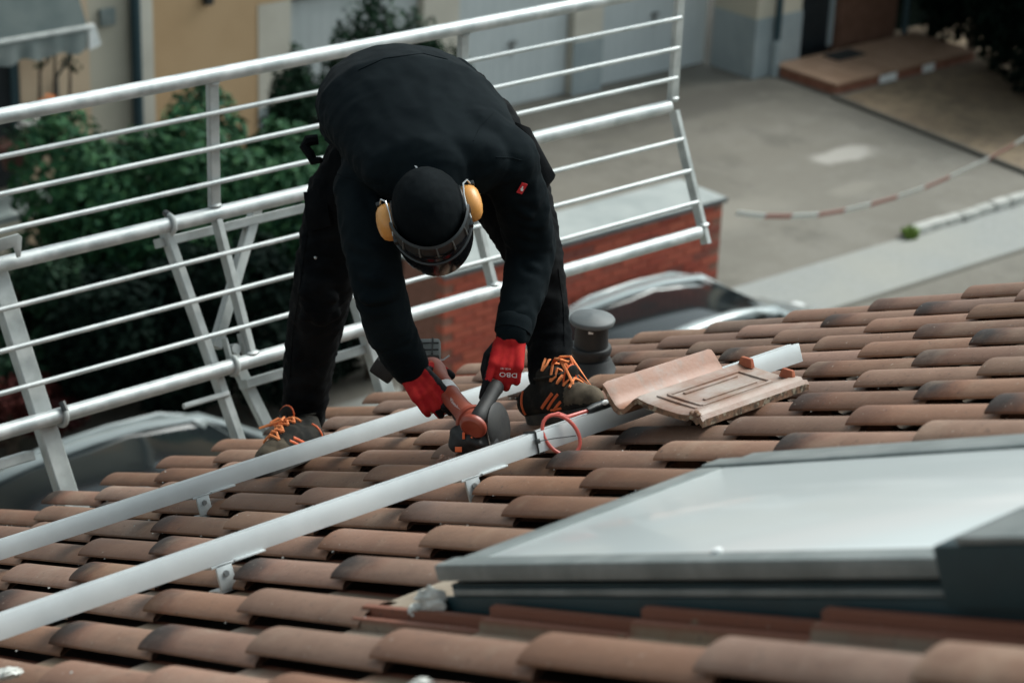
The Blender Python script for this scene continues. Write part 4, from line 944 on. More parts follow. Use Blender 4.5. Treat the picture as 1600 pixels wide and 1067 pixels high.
M['muff'] = mat('ear_muff_plastic', (.50, .215, .045), (.57, .27, .07), .38, 0, 18, rvar=.1)
M['band'] = mat('head_band_plastic', (.005, .0085, .010), (.010, .0145, .016), .4, 0, 30)
M['visor'] = mat('dark_visor', (.006, .006, .007), None, .12, 0)
M['wire'] = mat('wire_steel', (.45, .46, .46), None, .35, .9)
M['orange'] = mat('orange_lace', (.72, .19, .055), (.80, .27, .09), .75, 0, 60, .3, 300)
M['orange_d'] = mat('orange_trim', (.62, .095, .022), (.70, .13, .03), .55, 0, 30)
M['boot'] = cloth('dark_boot_fabric', (.016, .016, .015), (.034, .031, .026), 26, 300, .4, .85)
M['boot_dusty'] = cloth('dusty_boot_toe', (.055, .045, .034), (.11, .09, .066), 30, 200, .4, .9)
M['sole'] = mat('boot_sole', (.012, .012, .012), (.04, .035, .028), .8, 0, 30, .4, 150)
M['tag_red'] = mat('red_label', (.48, .012, .02), None, .6)
M['tag_white'] = mat('white_print', (.72, .72, .72), None, .6)
M['tool_red'] = mat('tool_red_plastic', (.22, .035, .018), (.29, .068, .038), .5, 0, 16, .05, 200, rvar=.2)
M['tool_black'] = mat('tool_black', (.005, .0055, .006), (.016, .0155, .014), .65, 0, 28, .15, 150)
M['tool_grey'] = mat('battery_grey', (.05, .057, .055), (.085, .092, .088), .6, 0, 30)
M['dusty'] = mat('dusty_metal', (.10, .095, .085), (.20, .17, .14), .7, .3, 30)

def nz(p, f): return noise.noise(Vector(p)*f)
def fold(axis, f_long, f_across, amp, seed=0):
    """wrinkles: noise stretched along an axis"""
    a = axis.normalized()
    def fn(c, n):
        l = a*c.dot(a); q = l*f_long+(c-l)*f_across+Vector((seed*3.1, seed, -seed))
        v = noise.noise(q); v2 = noise.noise(q*2.3+Vector((5, 1, 2)))
        return amp*((1-abs(v)*2.2)*0.6+v2*0.45)
    return fn

def creases(lines):
    """soft pulled creases: (u0,v0,d0,u1,v1,d1,width,height)"""
    L = []
    for (a, c_, wd, hh) in lines:
        A = U(*a); B = U(*c_); L.append((A, B-A, (B-A).length_squared, wd, hh))
    def fn(c):
        o = 0.0
        for A, D, l2, wd, hh in L:
            t = (c-A).dot(D)/l2
            if -.1 < t < 1.1:
                tt = min(max(t, 0), 1); r = (c-(A+D*tt)).length
                x = r/wd
                if x < 3: o += 1.5*hh*(math.exp(-x*x)-.55*math.exp(-(x-1.5)**2*2.5))*sin(pi*min(max(t*.9+.05, 0), 1))
        return o
    return fn

# joints (A = the worker's right side, left in the picture; B = the other side)
AH, AK, AA = U(598, 205, 5.86), U(508, 432, 5.98), U(474, 648, 6.24)
AM = U(540, 320, 5.95); AC = U(486, 545, 6.14)
BH, BK, BA = U(748, 208, 5.76), U(839, 410, 5.58), U(862, 590, 5.575)
BM = U(800, 310, 5.68); BC = U(857, 510, 5.60)
AS, AE, AW = U(572, 292, 5.42), U(592, 450, 5.33), U(642, 578, 5.47)
BS, BE, BW = U(792, 250, 5.34), U(830, 388, 5.50), U(800, 525, 5.40)
print('thigh', (AH-AK).length, (BH-BK).length, 'shank', (AK-AA).length, (BK-BA).length, 'arm', (AS-AE).length, (BS-BE).length, 'fore', (AE-AW).length, (BE-BW).length, 'shoulders', (AS-BS).length)
PEL = U(662, 192, 5.90)
person = thing('person', Vector((PEL.x, PEL.y, RP(PEL.x, 1.0, 0).z)), 'person in black work clothes, red gloves and orange ear muffs bending over an angle grinder', 'person')
AXT = (LAT, ZU, FH_)
def ring(u, v, d, rx, rz, ry=.05, tilt=0.0):
    a = LAT*cos(tilt)+ZU*sin(tilt); c = ZU*cos(tilt)-LAT*sin(tilt); return (U(u, v, d), (a, c, FH_), (rx, rz, ry))
# torso rings from seat to shoulders (pixel centre, depth, half width, half height)
TR = [ring(656, 196, 6.02, .155, .110), ring(642, 176, 5.88, .195, .135), ring(630, 166, 5.70, .212, .158), ring(645, 180, 5.52, .222, .146), ring(672, 225, 5.38, .205, .115, .05, .10), ring(682, 262, 5.27, .165, .085, .05, .12)]
def torso(k, last=6, first=0):
    r = []
    for i in range(first, last-1):
        a, c_ = TR[i], TR[i+1]; r.append(('ee', (a[0], a[1], tuple(x*k for x in a[2])), (c_[0], c_[1], tuple(x*k for x in c_[2]))))
    return r
# head frame: crown points to the camera and a little up, face looks down
UPI = -DN
ca, sa = cos(radians(24)), sin(radians(24))
KR = ((-FW)*ca+UPI*sa).normalized(); FA = ((-FW)*sa-UPI*ca).normalized()
LT = KR.cross(FA).normalized(); LT = LT if LT.dot(RT) > 0 else -LT
rot = Matrix.Rotation(radians(13), 3, -FW) 
if (rot @ RT).dot(UPI) < 0: rot = Matrix.Rotation(radians(-13), 3, -FW)
KR, FA, LT = rot @ KR, rot @ FA, rot @ LT
HC = U(671, 334, 5.20)
def HP(l, f, k): return HC+LT*l+FA*f+KR*k
HA = (LT, FA, KR)
NECK = U(682, 285, 5.33)

# ---- hands
def hand(wr, dirv, across, palm, curl, thumbdir, s=1.0, fat=1.0, spread=.18, lens=None):
    """wr wrist point; dirv towards the knuckles; across = from little finger to index; palm = palm normal; curl = 3 bend angles per finger"""
    d = dirv.normalized(); a = (across-d*across.dot(d)).normalized(); p = palm-d*palm.dot(d)-a*palm.dot(a); p.normalize()
    parts = []; info = []
    L = .088*s
    for i in range(4):                                  # index .. little
        off = (.030-.020*i)*s
        k = wr+d*(L*(1.0-.035*abs(i-1)))+a*off-p*(.004*s*abs(i-1.5))
        w0 = wr+a*(off*.62)+d*.006
        parts.append(('c', w0, .0155*s*fat, k, .0125*s*fat))
        if i: parts.append(('h', [Vector(q) for q in []])) if False else None
        info.append(k)
    parts = [q for q in parts if q]
    parts.append(('c', wr+a*.016*s+d*.03*s, .014*s*fat, wr-a*.016*s+d*.06*s, .013*s*fat)); parts.append(('c', wr-a*.016*s+d*.03*s, .014*s*fat, wr+a*.016*s+d*.06*s, .013*s*fat))
    fl = lens or [(.044, .026, .021), (.048, .029, .022), (.044, .027, .021), (.035, .021, .019)]
    for i in range(4):
        k = info[i]; ang = 0.0; q = k; cu = curl[i]; dd = (d+a*(spread*(1.5-i)*.5)).normalized(); r0 = (.0105 if i < 3 else .0092)*s*fat
        for j in range(3):
            ang += cu[j]; v = dd*cos(ang)+p*sin(ang); e = q+v*fl[i][j]*s
            parts.append(('c', q, r0*(1-.07*j), e, r0*(1-.07*(j+1)))); q = e
    tb = wr+a*.022*s+d*.022*s+p*.006*s
    t1 = tb+thumbdir[0].normalized()*.042*s; t2 = t1+thumbdir[1].normalized()*.034*s; t3 = t2+thumbdir[2].normalized()*.026*s
    parts += [('c', tb, .016*s*fat, t1, .0125*s*fat), ('c', t1, .0122*s*fat, t2, .0112*s*fat), ('c', t2, .0112*s*fat, t3, .0095*s*fat)]
    return parts, (d, a, p)
# tool geometry first: the hands close around it
G0, G1 = U(742, 662, 5.30), U(662, 572, 5.56)               # gear head end, battery end
GA = (G1-G0).normalized(); 
GUP = (NRM-GA*NRM.dot(GA)).normalized(); GSD = GA.cross(GUP).normalized()
H0, H1 = U(743, 660, 5.265), U(786, 585, 5.385)               # side handle
HD = (H1-H0).normalized()
# B hand: back towards the camera, fingers wrap the side handle
bdir = (U(784, 600, 5.34)-BW).normalized()
bacr = (-RT*.95+UPI*-.12-FW*.15)
bpalm = (FW*.8-RT*.45).normalized()
hB, fB = hand(BW, bdir, bacr, bpalm, [(.35, .45, .35), (.70, .95, .6), (.75, 1.05, .7), (.8, 1.1, .7)],
              [(-RT*.75-UPI*.75+FW*.15), (-RT*.25-UPI*.95+FW*.2), (RT*.1-UPI*.9+FW*.4)], 1.0, 1.10)
# A hand: wraps the tool body
adir = (U(690, 640, 5.38)-AW).normalized()
aacr = (RT*.72+UPI*.70+FW*.1)
apalm = (FW*.85+RT*.35-UPI*.1).normalized()
hA, fA = hand(AW, adir, aacr, apalm, [(.55, .8, .6), (.6, .85, .6), (.65, .85, .6), (.7, .9, .6)],
              [(FW*.8+RT*.35+UPI*.25), (FW*.45+RT*.75-UPI*.25), (RT*.85-UPI*.55+FW*.1)], 1.0, 1.10)

# ---- body: one continuous mesh
def leg(H, Mm, K, C, A, r): return chain([H, Mm, K, C, A], r)
body_parts = torso(.86)+leg(AH, AM, AK, AC, AA, [.085, .078, .056, .052, .038])+leg(BH, BM, BK, BC, BA, [.085, .076, .056, .048, .036])
body_parts += chain([AS, AE, AW], [.052, .040, .026])+chain([BS, BE, BW], [.052, .040, .026])
body_parts += [('c', TR[4][0], .085, AS, .055), ('c', TR[4][0], .085, BS, .055), ('c', TR[5][0], .06, HP(0, -.02, -.07), .052)]
body_parts += [('e', HC, HA, (.074, .094, .100)), ('e', HP(0, .030, -.055), HA, (.056, .058, .066)), ('c', HP(0, .092, -.01), .012, HP(0, .104, -.045), .015), ('c', HP(-.022, .078, -.10), .016, HP(.022, .078, -.10), .016)]
for sgn in (-1, 1):
    body_parts += [('e', HP(sgn*.078, -.005, -.03), HA, (.010, .022, .032)), ('e', HP(sgn*.031, .080, .002), HA, (.016, .014, .010)), ('c', HP(sgn*.05, .05, -.04), .02, HP(sgn*.03, .07, -.08), .02)]
# bare hands are thinner copies of the gloves' hands
def thin(parts, k): return [('c', p[1], p[2]*k, p[3], p[4]*k) for p in parts]
body_parts += thin(hA, .80)+thin(hB, .80)
for F_ in ((AA, U(446, 700, 6.17)), (BA, U(905, 630, 5.50))): body_parts += [('c', F_[0], .034, F_[1], .026)]
body = shell('body', body_parts, .006, 4, M['skin'], person)
for sgn in (-1, 1):
    b = MB(); b.ell(HP(sgn*.031, .088, .002), .011, .011, .011, HA, 12, 8); b.build('eye', M['tag_white'], person, smooth=True)
b = MB(); b.ell(HP(0, .094, -.083), .022, .006, .006, HA, 10, 6); b.build('mouth', mat('lip', (.30, .12, .10), None, .5), person, smooth=True)

# ---- trousers
tp = torso(1.0, 4)+leg(AH, AM, AK, AC, AA, [.108, .102, .080, .068, .058])+leg(BH, BM, BK, BC, BA-(-DN)*.0, [.106, .098, .064, .053, .054])
tp = [('ee', TR[0], TR[1]), ('ee', TR[1], (TR[2][0]-ZU*.02, TR[2][1], (.18, .12, .05)))]+tp[3:]
tp += [('c', U(560, 250, 5.85), .07, U(527, 300, 5.9), .075), ('c', U(775, 240, 5.74), .07, U(812, 285, 5.70), .066), ('c', U(672, 190, 6.0), .12, U(708, 168, 5.96), .112), ('c', U(712, 150, 5.90), .075, U(742, 190, 5.86), .075)]
tp += [('c', U(497, 452, 5.93), .05, U(500, 480, 5.96), .05)]
fA_ = fold(AK-AH, 9, 26, .008, 1); fK_ = fold(LAT, 8, 30, .010, 2)
TC = creases([((465, 455, 5.90), (545, 470, 5.92), .014, .012), ((462, 495, 5.95), (540, 488, 5.96), .013, .010), ((480, 410, 5.88), (545, 430, 5.88), .014, .010), ((440, 610, 6.12), (515, 625, 6.12), .012, .009), ((440, 640, 6.15), (510, 645, 6.15), .011, .009), ((835, 440, 5.50), (890, 455, 5.52), .013, .010), ((835, 480, 5.50), (890, 490, 5.52), .012, .009), ((825, 545, 5.50), (890, 555, 5.50), .012, .009)])
def tdisp(c, n): 
    low = noise.noise(c*7)
    return fK_(c, n)*(.55+.6*max(0, low))+.5*fA_(c, n)+TC(c)
trousers = shell('trousers', tp, .0075, 3, M['trouser'], person, tdisp)
# pockets and flaps of the trousers
def patch(name, quad, thick, m, parent, bev=.004, bulge=0.0):
    b = MB(); q = [Vector(x) for x in quad]; nn = (q[1]-q[0]).cross(q[3]-q[0]).normalized()
    if nn.dot(FW) > 0: nn = -nn
    nseg = 5; vs = []
    for k in (0, 1):
        for i in range(nseg+1):
            for j in range(nseg+1):
                s, t = i/nseg, j/nseg; p = (q[0]*(1-s)+q[1]*s)*(1-t)+(q[3]*(1-s)+q[2]*s)*t
                vs.append(p+nn*(thick*k+bulge*sin(pi*s)*sin(pi*t)*k))
    w_ = nseg+1; fs = []
    for i in range(nseg):
        for j in range(nseg):
            a = i*w_+j; fs.append((a, a+1, a+w_+1, a+w_)); o = w_*w_; fs.append((o+a, o+a+w_, o+a+w_+1, o+a+1))
    o = w_*w_
    for i in range(nseg):
        fs += [(i*w_, (i+1)*w_, o+(i+1)*w_, o+i*w_), (i*w_+nseg, o+i*w_+nseg, o+(i+1)*w_+nseg, (i+1)*w_+nseg), (i, o+i, o+i+1, i+1), (nseg*w_+i, nseg*w_+i+1, o+nseg*w_+i+1, o+nseg*w_+i)]
    b.add(vs, fs); return b.build(name, m, parent, smooth=True, sharp=radians(60))
patch('holster_pocket', [U(800, 196, 5.66), U(826, 206, 5.66), U(866, 280, 5.62), U(845, 306, 5.60)], .022, M['trouser'], person, bulge=.012)
patch('pocket_flap', [U(815, 205, 5.61), U(826, 215, 5.60), U(832, 232, 5.60), U(812, 225, 5.60)], .02, M['trouser'], person)
patch('side_pocket', [U(478, 300, 5.87), U(512, 296, 5.84), U(520, 352, 5.85), U(484, 362, 5.88)], .012, M['trouser'], person, bulge=.012)
b = MB(); b.tube([U(497, 218, 5.82), U(482, 220, 5.82), U(476, 230, 5.82), U(484, 240, 5.81), U(490, 252, 5.81), U(502, 250, 5.8)], [.014, .016, .014, .013, .012, .008], 8); b.build('hammer_loop', M['trouser'], person, smooth=True)
b = MB(); b.ell(U(493, 403, 5.86), .004, .004, .004); b.build('rivet', M['wire'], person)

# ---- jersey: torso and sleeves in one skin
jp = torso(1.035, 6, 1)
jp += [('c', U(606, 262, 5.42), .105, AS, .078), ('c', U(738, 232, 5.36), .105, BS, .076), ('c', U(672, 248, 5.34), .10, NECK, .078), ('c', TR[5][0], .088, HP(0, -.035, -.055), .083), ('c', U(676, 262, 5.32), .075, HP(0, -.045, -.035), .072)]
jp += chain([AS, U(577, 372, 5.37), AE, U(612, 520, 5.40), AW+(AE-AW).normalized()*.012], [.074, .066, .060, .058, .046])
jp += chain([BS, U(816, 318, 5.41), BE, U(819, 455, 5.46), BW+(BE-BW).normalized()*.010], [.070, .064, .059, .053, .042])
CR = creases([((520, 150, 5.62), (560, 300, 5.36), .016, .010), ((560, 110, 5.62), (590, 260, 5.33), .018, .009), ((505, 180, 5.66), (540, 330, 5.40), .014, .009),
              ((700, 170, 5.45), (600, 250, 5.30), .018, .009), ((770, 195, 5.45), (690, 255, 5.26), .016, .009), ((745, 120, 5.66), (700, 85, 5.72), .014, .007),
              ((770, 175, 5.56), (705, 130, 5.58), .016, .008), ((800, 330, 5.33), (850, 350, 5.36), .014, .008), ((800, 370, 5.38), (860, 385, 5.40), .014, .009), ((795, 400, 5.40), (855, 420, 5.42), .013, .008),
              ((545, 430, 5.28), (615, 440, 5.26), .014, .008), ((555, 470, 5.29), (620, 462, 5.28), .013, .008), ((545, 380, 5.31), (605, 400, 5.29), .014, .007), ((590, 540, 5.37), (640, 525, 5.37), .012, .007), ((790, 490, 5.36), (830, 480, 5.38), .012, .006),
              ((600, 85, 5.72), (650, 140, 5.55), .02, .006), ((530, 255, 5.45), (600, 330, 5.32), .016, .009), ((760, 330, 5.27), (835, 290, 5.30), .016, .008)])
fJ = fold(LAT*.3-FH_*.8+ZU*.3, 6, 15, .006, 4); fJ2 = fold(ZU+LAT*.55, 5, 22, .006, 6); fS = fold(LAT+ZU*.3, 10, 30, .007, 8)
def jdisp(c, n):
    back = max(0.0, n.dot(ZU)); side = 1-back
    return fJ(c, n)*.55*back+(fJ2(c, n)*.7+fS(c, n)*.55)*side+CR(c)
jersey = shell('jersey', jp, .0065, 6, M['jersey'], person, jdisp)
b = MB(); b.tube([HP(cos(a)*.085, -.02+sin(a)*.078, -.095-.018*sin(a)) for a in [2*pi*k/24 for k in range(24)]], .011, 8, closed=True); b.build('collar', M['jersey'], person, smooth=True)
for (W_, E_, r) in ((AW, AE, .047), (BW, BE, .044)):
    d = (E_-W_).normalized(); b = MB(); b.lathe(W_+d*.004, d, [(r*.9, 0), (r*1.02, .004), (r*1.04, .02), (r*1.05, .036), (r*.95, .042)], 22); b.build('sleeve_cuff', M['jersey'], person, smooth=True)
# red sleeve label with white emblem
def flatmark(name, c, ax, ay, polys, m, parent, lift=.0):
    b = MB(); nn = ax.cross(ay).normalized(); nn = nn if nn.dot(FW) < 0 else -nn
    for poly in polys:
        k = len(poly); vs = [c+ax*x+ay*y+nn*lift for x, y in poly]+[c+ax*x+ay*y+nn*(lift+.0012) for x, y in poly]
        b.add(vs, [tuple(range(k-1, -1, -1)), tuple(range(k, 2*k))]+[(i, (i+1) % k, k+(i+1) % k, k+i) for i in range(k)])
    return b.build(name, m, parent)
def snap(u, v, ob, back=0.002):
    """surface point of a mesh along a view ray"""
    r = _ray(u, v).normalized(); og_ = org(ob); ok, loc, nn, _ = ob.ray_cast(CP-og_, r)
    if not ok: return U(u, v, 5.4), -FW
    return loc+og_+nn*back, nn
TAG = []
def tag_frame(nn, ang):
    x = (RT-nn*RT.dot(nn)).normalized(); y = nn.cross(x); 
    if y.dot(UPI) < 0: y = -y
    return x*cos(ang)+y*sin(ang), y*cos(ang)-x*sin(ang)
bpy.context.view_layer.update()
q, nn = snap(815, 293, jersey, .004); ax, ay = tag_frame(nn, radians(62))
tg = flatmark('sleeve_label', q, ax, ay, [[(-.0145, -.0075), (.0145, -.0075), (.0145, .0075), (-.0145, .0075)]], M['tag_red'], person)
flatmark('label_emblem', q, ax, ay, [[(-.006, -.004), (-.001, -.0045), (.002, -.001), (.006, .0), (.006, .003), (.001, .0025), (-.002, .004), (-.0035, .001), (-.006, .001)]], M['tag_white'], tg, .0015)
q, nn = snap(655, 263, jersey, .004); ax, ay = tag_frame(nn, radians(8))
flatmark('collar_print', q, ax, ay, [[(-.010, -.005), (.010, -.0035), (.010, .001), (-.004, .0005)], [(-.006, .0005), (-.002, .001), (-.005, .006), (-.009, .007)]], M['tag_white'], person)

def seam(name, px, ob, r=.0013):
    pts = []
    for i in range(len(px)-1):
        for k in range(8):
            t = k/8; q, nn = snap(px[i][0]*(1-t)+px[i+1][0]*t, px[i][1]*(1-t)+px[i+1][1]*t, ob, .0006); pts.append(q)
    b = MB(); b.tube(pts, r, 6); return b.build(name, ob.data.materials[0], ob, smooth=True)
seam('shoulder_seam', [(527, 272), (560, 283), (604, 286)], jersey); seam('shoulder_seam', [(770, 178), (752, 196), (738, 224)], jersey); seam('sleeve_seam', [(775, 246), (800, 247), (818, 252)], jersey)
seam('back_seam', [(560, 110), (600, 92), (660, 84), (705, 95)], jersey)
seam('trouser_seam', [(488, 300), (478, 380), (470, 440), (458, 520), (452, 600)], trousers); seam('trouser_seam', [(872, 420), (880, 480), (882, 550)], trousers)
seam('knee_patch_seam', [(480, 405), (510, 398), (535, 405)], trousers); seam('knee_patch_seam', [(470, 480), (505, 490), (530, 484)], trousers)
# ---- cap, ear muffs, band, visor
def capdisp(c, n): return .0012*noise.noise(c*70)+.002*noise.noise(c*16)
cap = shell('cap', [('e', HP(0, -.004, .008), HA, (.087, .103, .104)), ('e', HP(0, -.03, -.01), HA, (.085, .085, .09))], .006, 4, M['cap'], person, capdisp)
for sgn in (-1, 1):
    c = HP(sgn*.097, -.004, -.004); e = thing
    b = MB(); vs = []
    b.lathe(c-LT*sgn*.014, LT*sgn, [(.026, -.004), (.034, .0), (.036, .010), (.035, .020), (.031, .030), (.022, .037), (.008, .0405)], 28)
    for i, v in enumerate(b.v):                             # oval cups, longer towards the jaw
        r = v-c; b.v[i] = c+LT*r.dot(LT)+FA*r.dot(FA)*1.28+KR*r.dot(KR)*1.05
    mf = b.build('ear_muff', M['muff'], person, smooth=True, sharp=radians(70))
    b = MB(); b.lathe(c-LT*sgn*.030, LT*sgn, [(.030, 0), (.037, .006), (.038, .014), (.034, .018)], 24)
    for i, v in enumerate(b.v): r = v-c; b.v[i] = c+LT*r.dot(LT)+FA*r.dot(FA)*1.3+KR*r.dot(KR)*1.05
    b.build('ear_cushion', M['band'], mf, smooth=True)
    b = MB(); b.tube([c+LT*sgn*.012-FA*.040+KR*.012, c+LT*sgn*.004-FA*.046+KR*.03, c-LT*sgn*.006-FA*.03+KR*.046, c-LT*sgn*.010+KR*.050, c-LT*sgn*.010+FA*.03+KR*.045, c-LT*sgn*.006+FA*.052+KR*.03], .0022, 6); b.build('muff_wire', M['wire'], mf, smooth=True)
    b = MB(); b.box(c+LT*sgn*.012-FA*.044+KR*.010, .014, .010, .016, HA); b.build('wire_joint', M['blackp'], mf, bevel=.003)
    b = MB(); b.box(c-LT*sgn*.012+FA*.050+KR*.012, .016, .030, .018, HA); b.build('band_slider', M['band'], mf, bevel=.004)
# ridged forehead band
b = MB(); ns = 20; vs = []; 
for i in range(ns+1):
    a = radians(-78+156*i/ns)
    for (r0, r1, k) in ((.090, .108, .046), (.094, .112, .016)):
        pass
    rx, ry = .094, .113
    base_ = LT*(sin(a)*rx)+FA*(cos(a)*ry); nrm = (LT*(sin(a)/rx)+FA*(cos(a)/ry)).normalized()
    vs += [HC+base_*.97+KR*.050, HC+base_*1.02+KR*.046, HC+base_*1.045+KR*.012, HC+base_*.99+KR*.006]
n = 4; b.add(vs, [(i*n+k, i*n+(k+1) % n, (i+1)*n+(k+1) % n, (i+1)*n+k) for i in range(ns) for k in range(n)]+[(0, 1, 2, 3), tuple(ns*n+k for k in (3, 2, 1, 0))])
fb = b.build('forehead_band', M['band'], person, smooth=True, sharp=radians(35))
for i in range(5):
    a = radians(-48+24*i); rx, ry = .094, .113; base_ = LT*(sin(a)*rx)+FA*(cos(a)*ry)
    b = MB(); b.tube([HC+base_*1.02+KR*.046, HC+base_*1.05+KR*.030, HC+base_*1.06+KR*.013], [.0016, .0022, .0028], 6); b.build('band_ridge', M['tool_grey'], fb, smooth=True)
# visor below the band
b = MB(); vs = []; ns = 18; nk = 6
for j in range(nk+1):
    t = j/nk; k = .012-.105*t; gr_ = 1.05-.06*t*t
    for i in range(ns+1):
        a = radians(-70+140*i/ns); vs.append(HC+(LT*(sin(a)*.092)+FA*(cos(a)*.118))*gr_+KR*k)
m0 = len(vs); vs += [v-(v-HC-KR*((v-HC).dot(KR))).normalized()*.0025 for v in vs]
w_ = ns+1; fs = []
for j in range(nk):
    for i in range(ns): a = j*w_+i; fs += [(a, a+1, a+w_+1, a+w_), (m0+a, m0+a+w_, m0+a+w_+1, m0+a+1)]
for i in range(ns): fs += [(i, m0+i, m0+i+1, i+1), (nk*w_+i, nk*w_+i+1, m0+nk*w_+i+1, m0+nk*w_+i)]
for j in range(nk): fs += [(j*w_, (j+1)*w_, m0+(j+1)*w_, m0+j*w_), (j*w_+ns, m0+j*w_+ns, m0+(j+1)*w_+ns, (j+1)*w_+ns)]
b.add(vs, fs); vz = b.build('visor', M['visor'], person, smooth=True, sharp=radians(50))
b = MB(); b.tube([HC+(LT*(sin(radians(a))*.092)+FA*(cos(radians(a))*.118))*1.055+KR*-.012 for a in range(-72, 73, 8)], .0035, 6); b.build('visor_rim', M['band'], vz, smooth=True)

# ---- gloves
def glovemat(frame, wr, lim=.041):
    d, a, p = frame
    def fn(c, n):
        r = c-wr; t = r.dot(d)
        if n.dot(p) > .30 or t > .128 or r.dot(a) > lim and t > .02: return 1
        if t < .006: return 2
        return 0
    return fn
gA = shell('glove', hA+[('c', AW-(AW-AE).normalized()*.03, .034, AW+fA[0]*.012, .032)], .0032, 3, [M['glove_red'], M['glove_black'], M['glove_cuff']], person, None, glovemat(fA, AW, .030))
gB = shell('glove', hB+[('c', BW-(BW-BE).normalized()*.02, .033, BW+fB[0]*.010, .031)], .0032, 3, [M['glove_red'], M['glove_black'], M['glove_cuff']], person, None, glovemat(fB, BW))
def textmesh(s, size):
    cu = bpy.data.curves.new('txt', 'FONT'); cu.body = s; cu.size = size; cu.align_x = 'CENTER'; cu.align_y = 'CENTER'; cu.resolution_u = 2
    o = bpy.data.objects.new('txt', cu); COL.objects.link(o); dg = bpy.context.evaluated_depsgraph_get(); dg.update()
    me = bpy.data.meshes.new_from_object(o.evaluated_get(dg)); bpy.data.objects.remove(o); bpy.data.curves.remove(cu); return me
def text_on(name, s, size, c, ax, ay, m, parent, bold=0.0, target=None, sx=1.0):
    me = textmesh(s, size)
    for v in me.vertices:
        p = c+ax*(v.co.x*sx)+ay*v.co.y
        if target is not None:
            r = (p-CP).normalized(); ok, loc, nn, _ = target.ray_cast(CP-org(target), r)
            if ok: p = loc+org(target)-r*.0012
        v.co = p-org(parent)
    me.materials.clear(); return link(name, me, m, parent)
bpy.context.view_layer.update()
q, nn = snap(794, 588, gB, .0); ax, ay = tag_frame(nn, radians(180-4))
text_on('glove_print', 'DBO', .0165, q-ay*.004, ax, ay, M['tag_white'], gB, target=gB, sx=1.25)
q2, nn = snap(790, 576, gB, .0); text_on('glove_print', '4 CE 121', .0060, q2, ax, ay, M['tag_white'], gB, target=gB, sx=1.1)

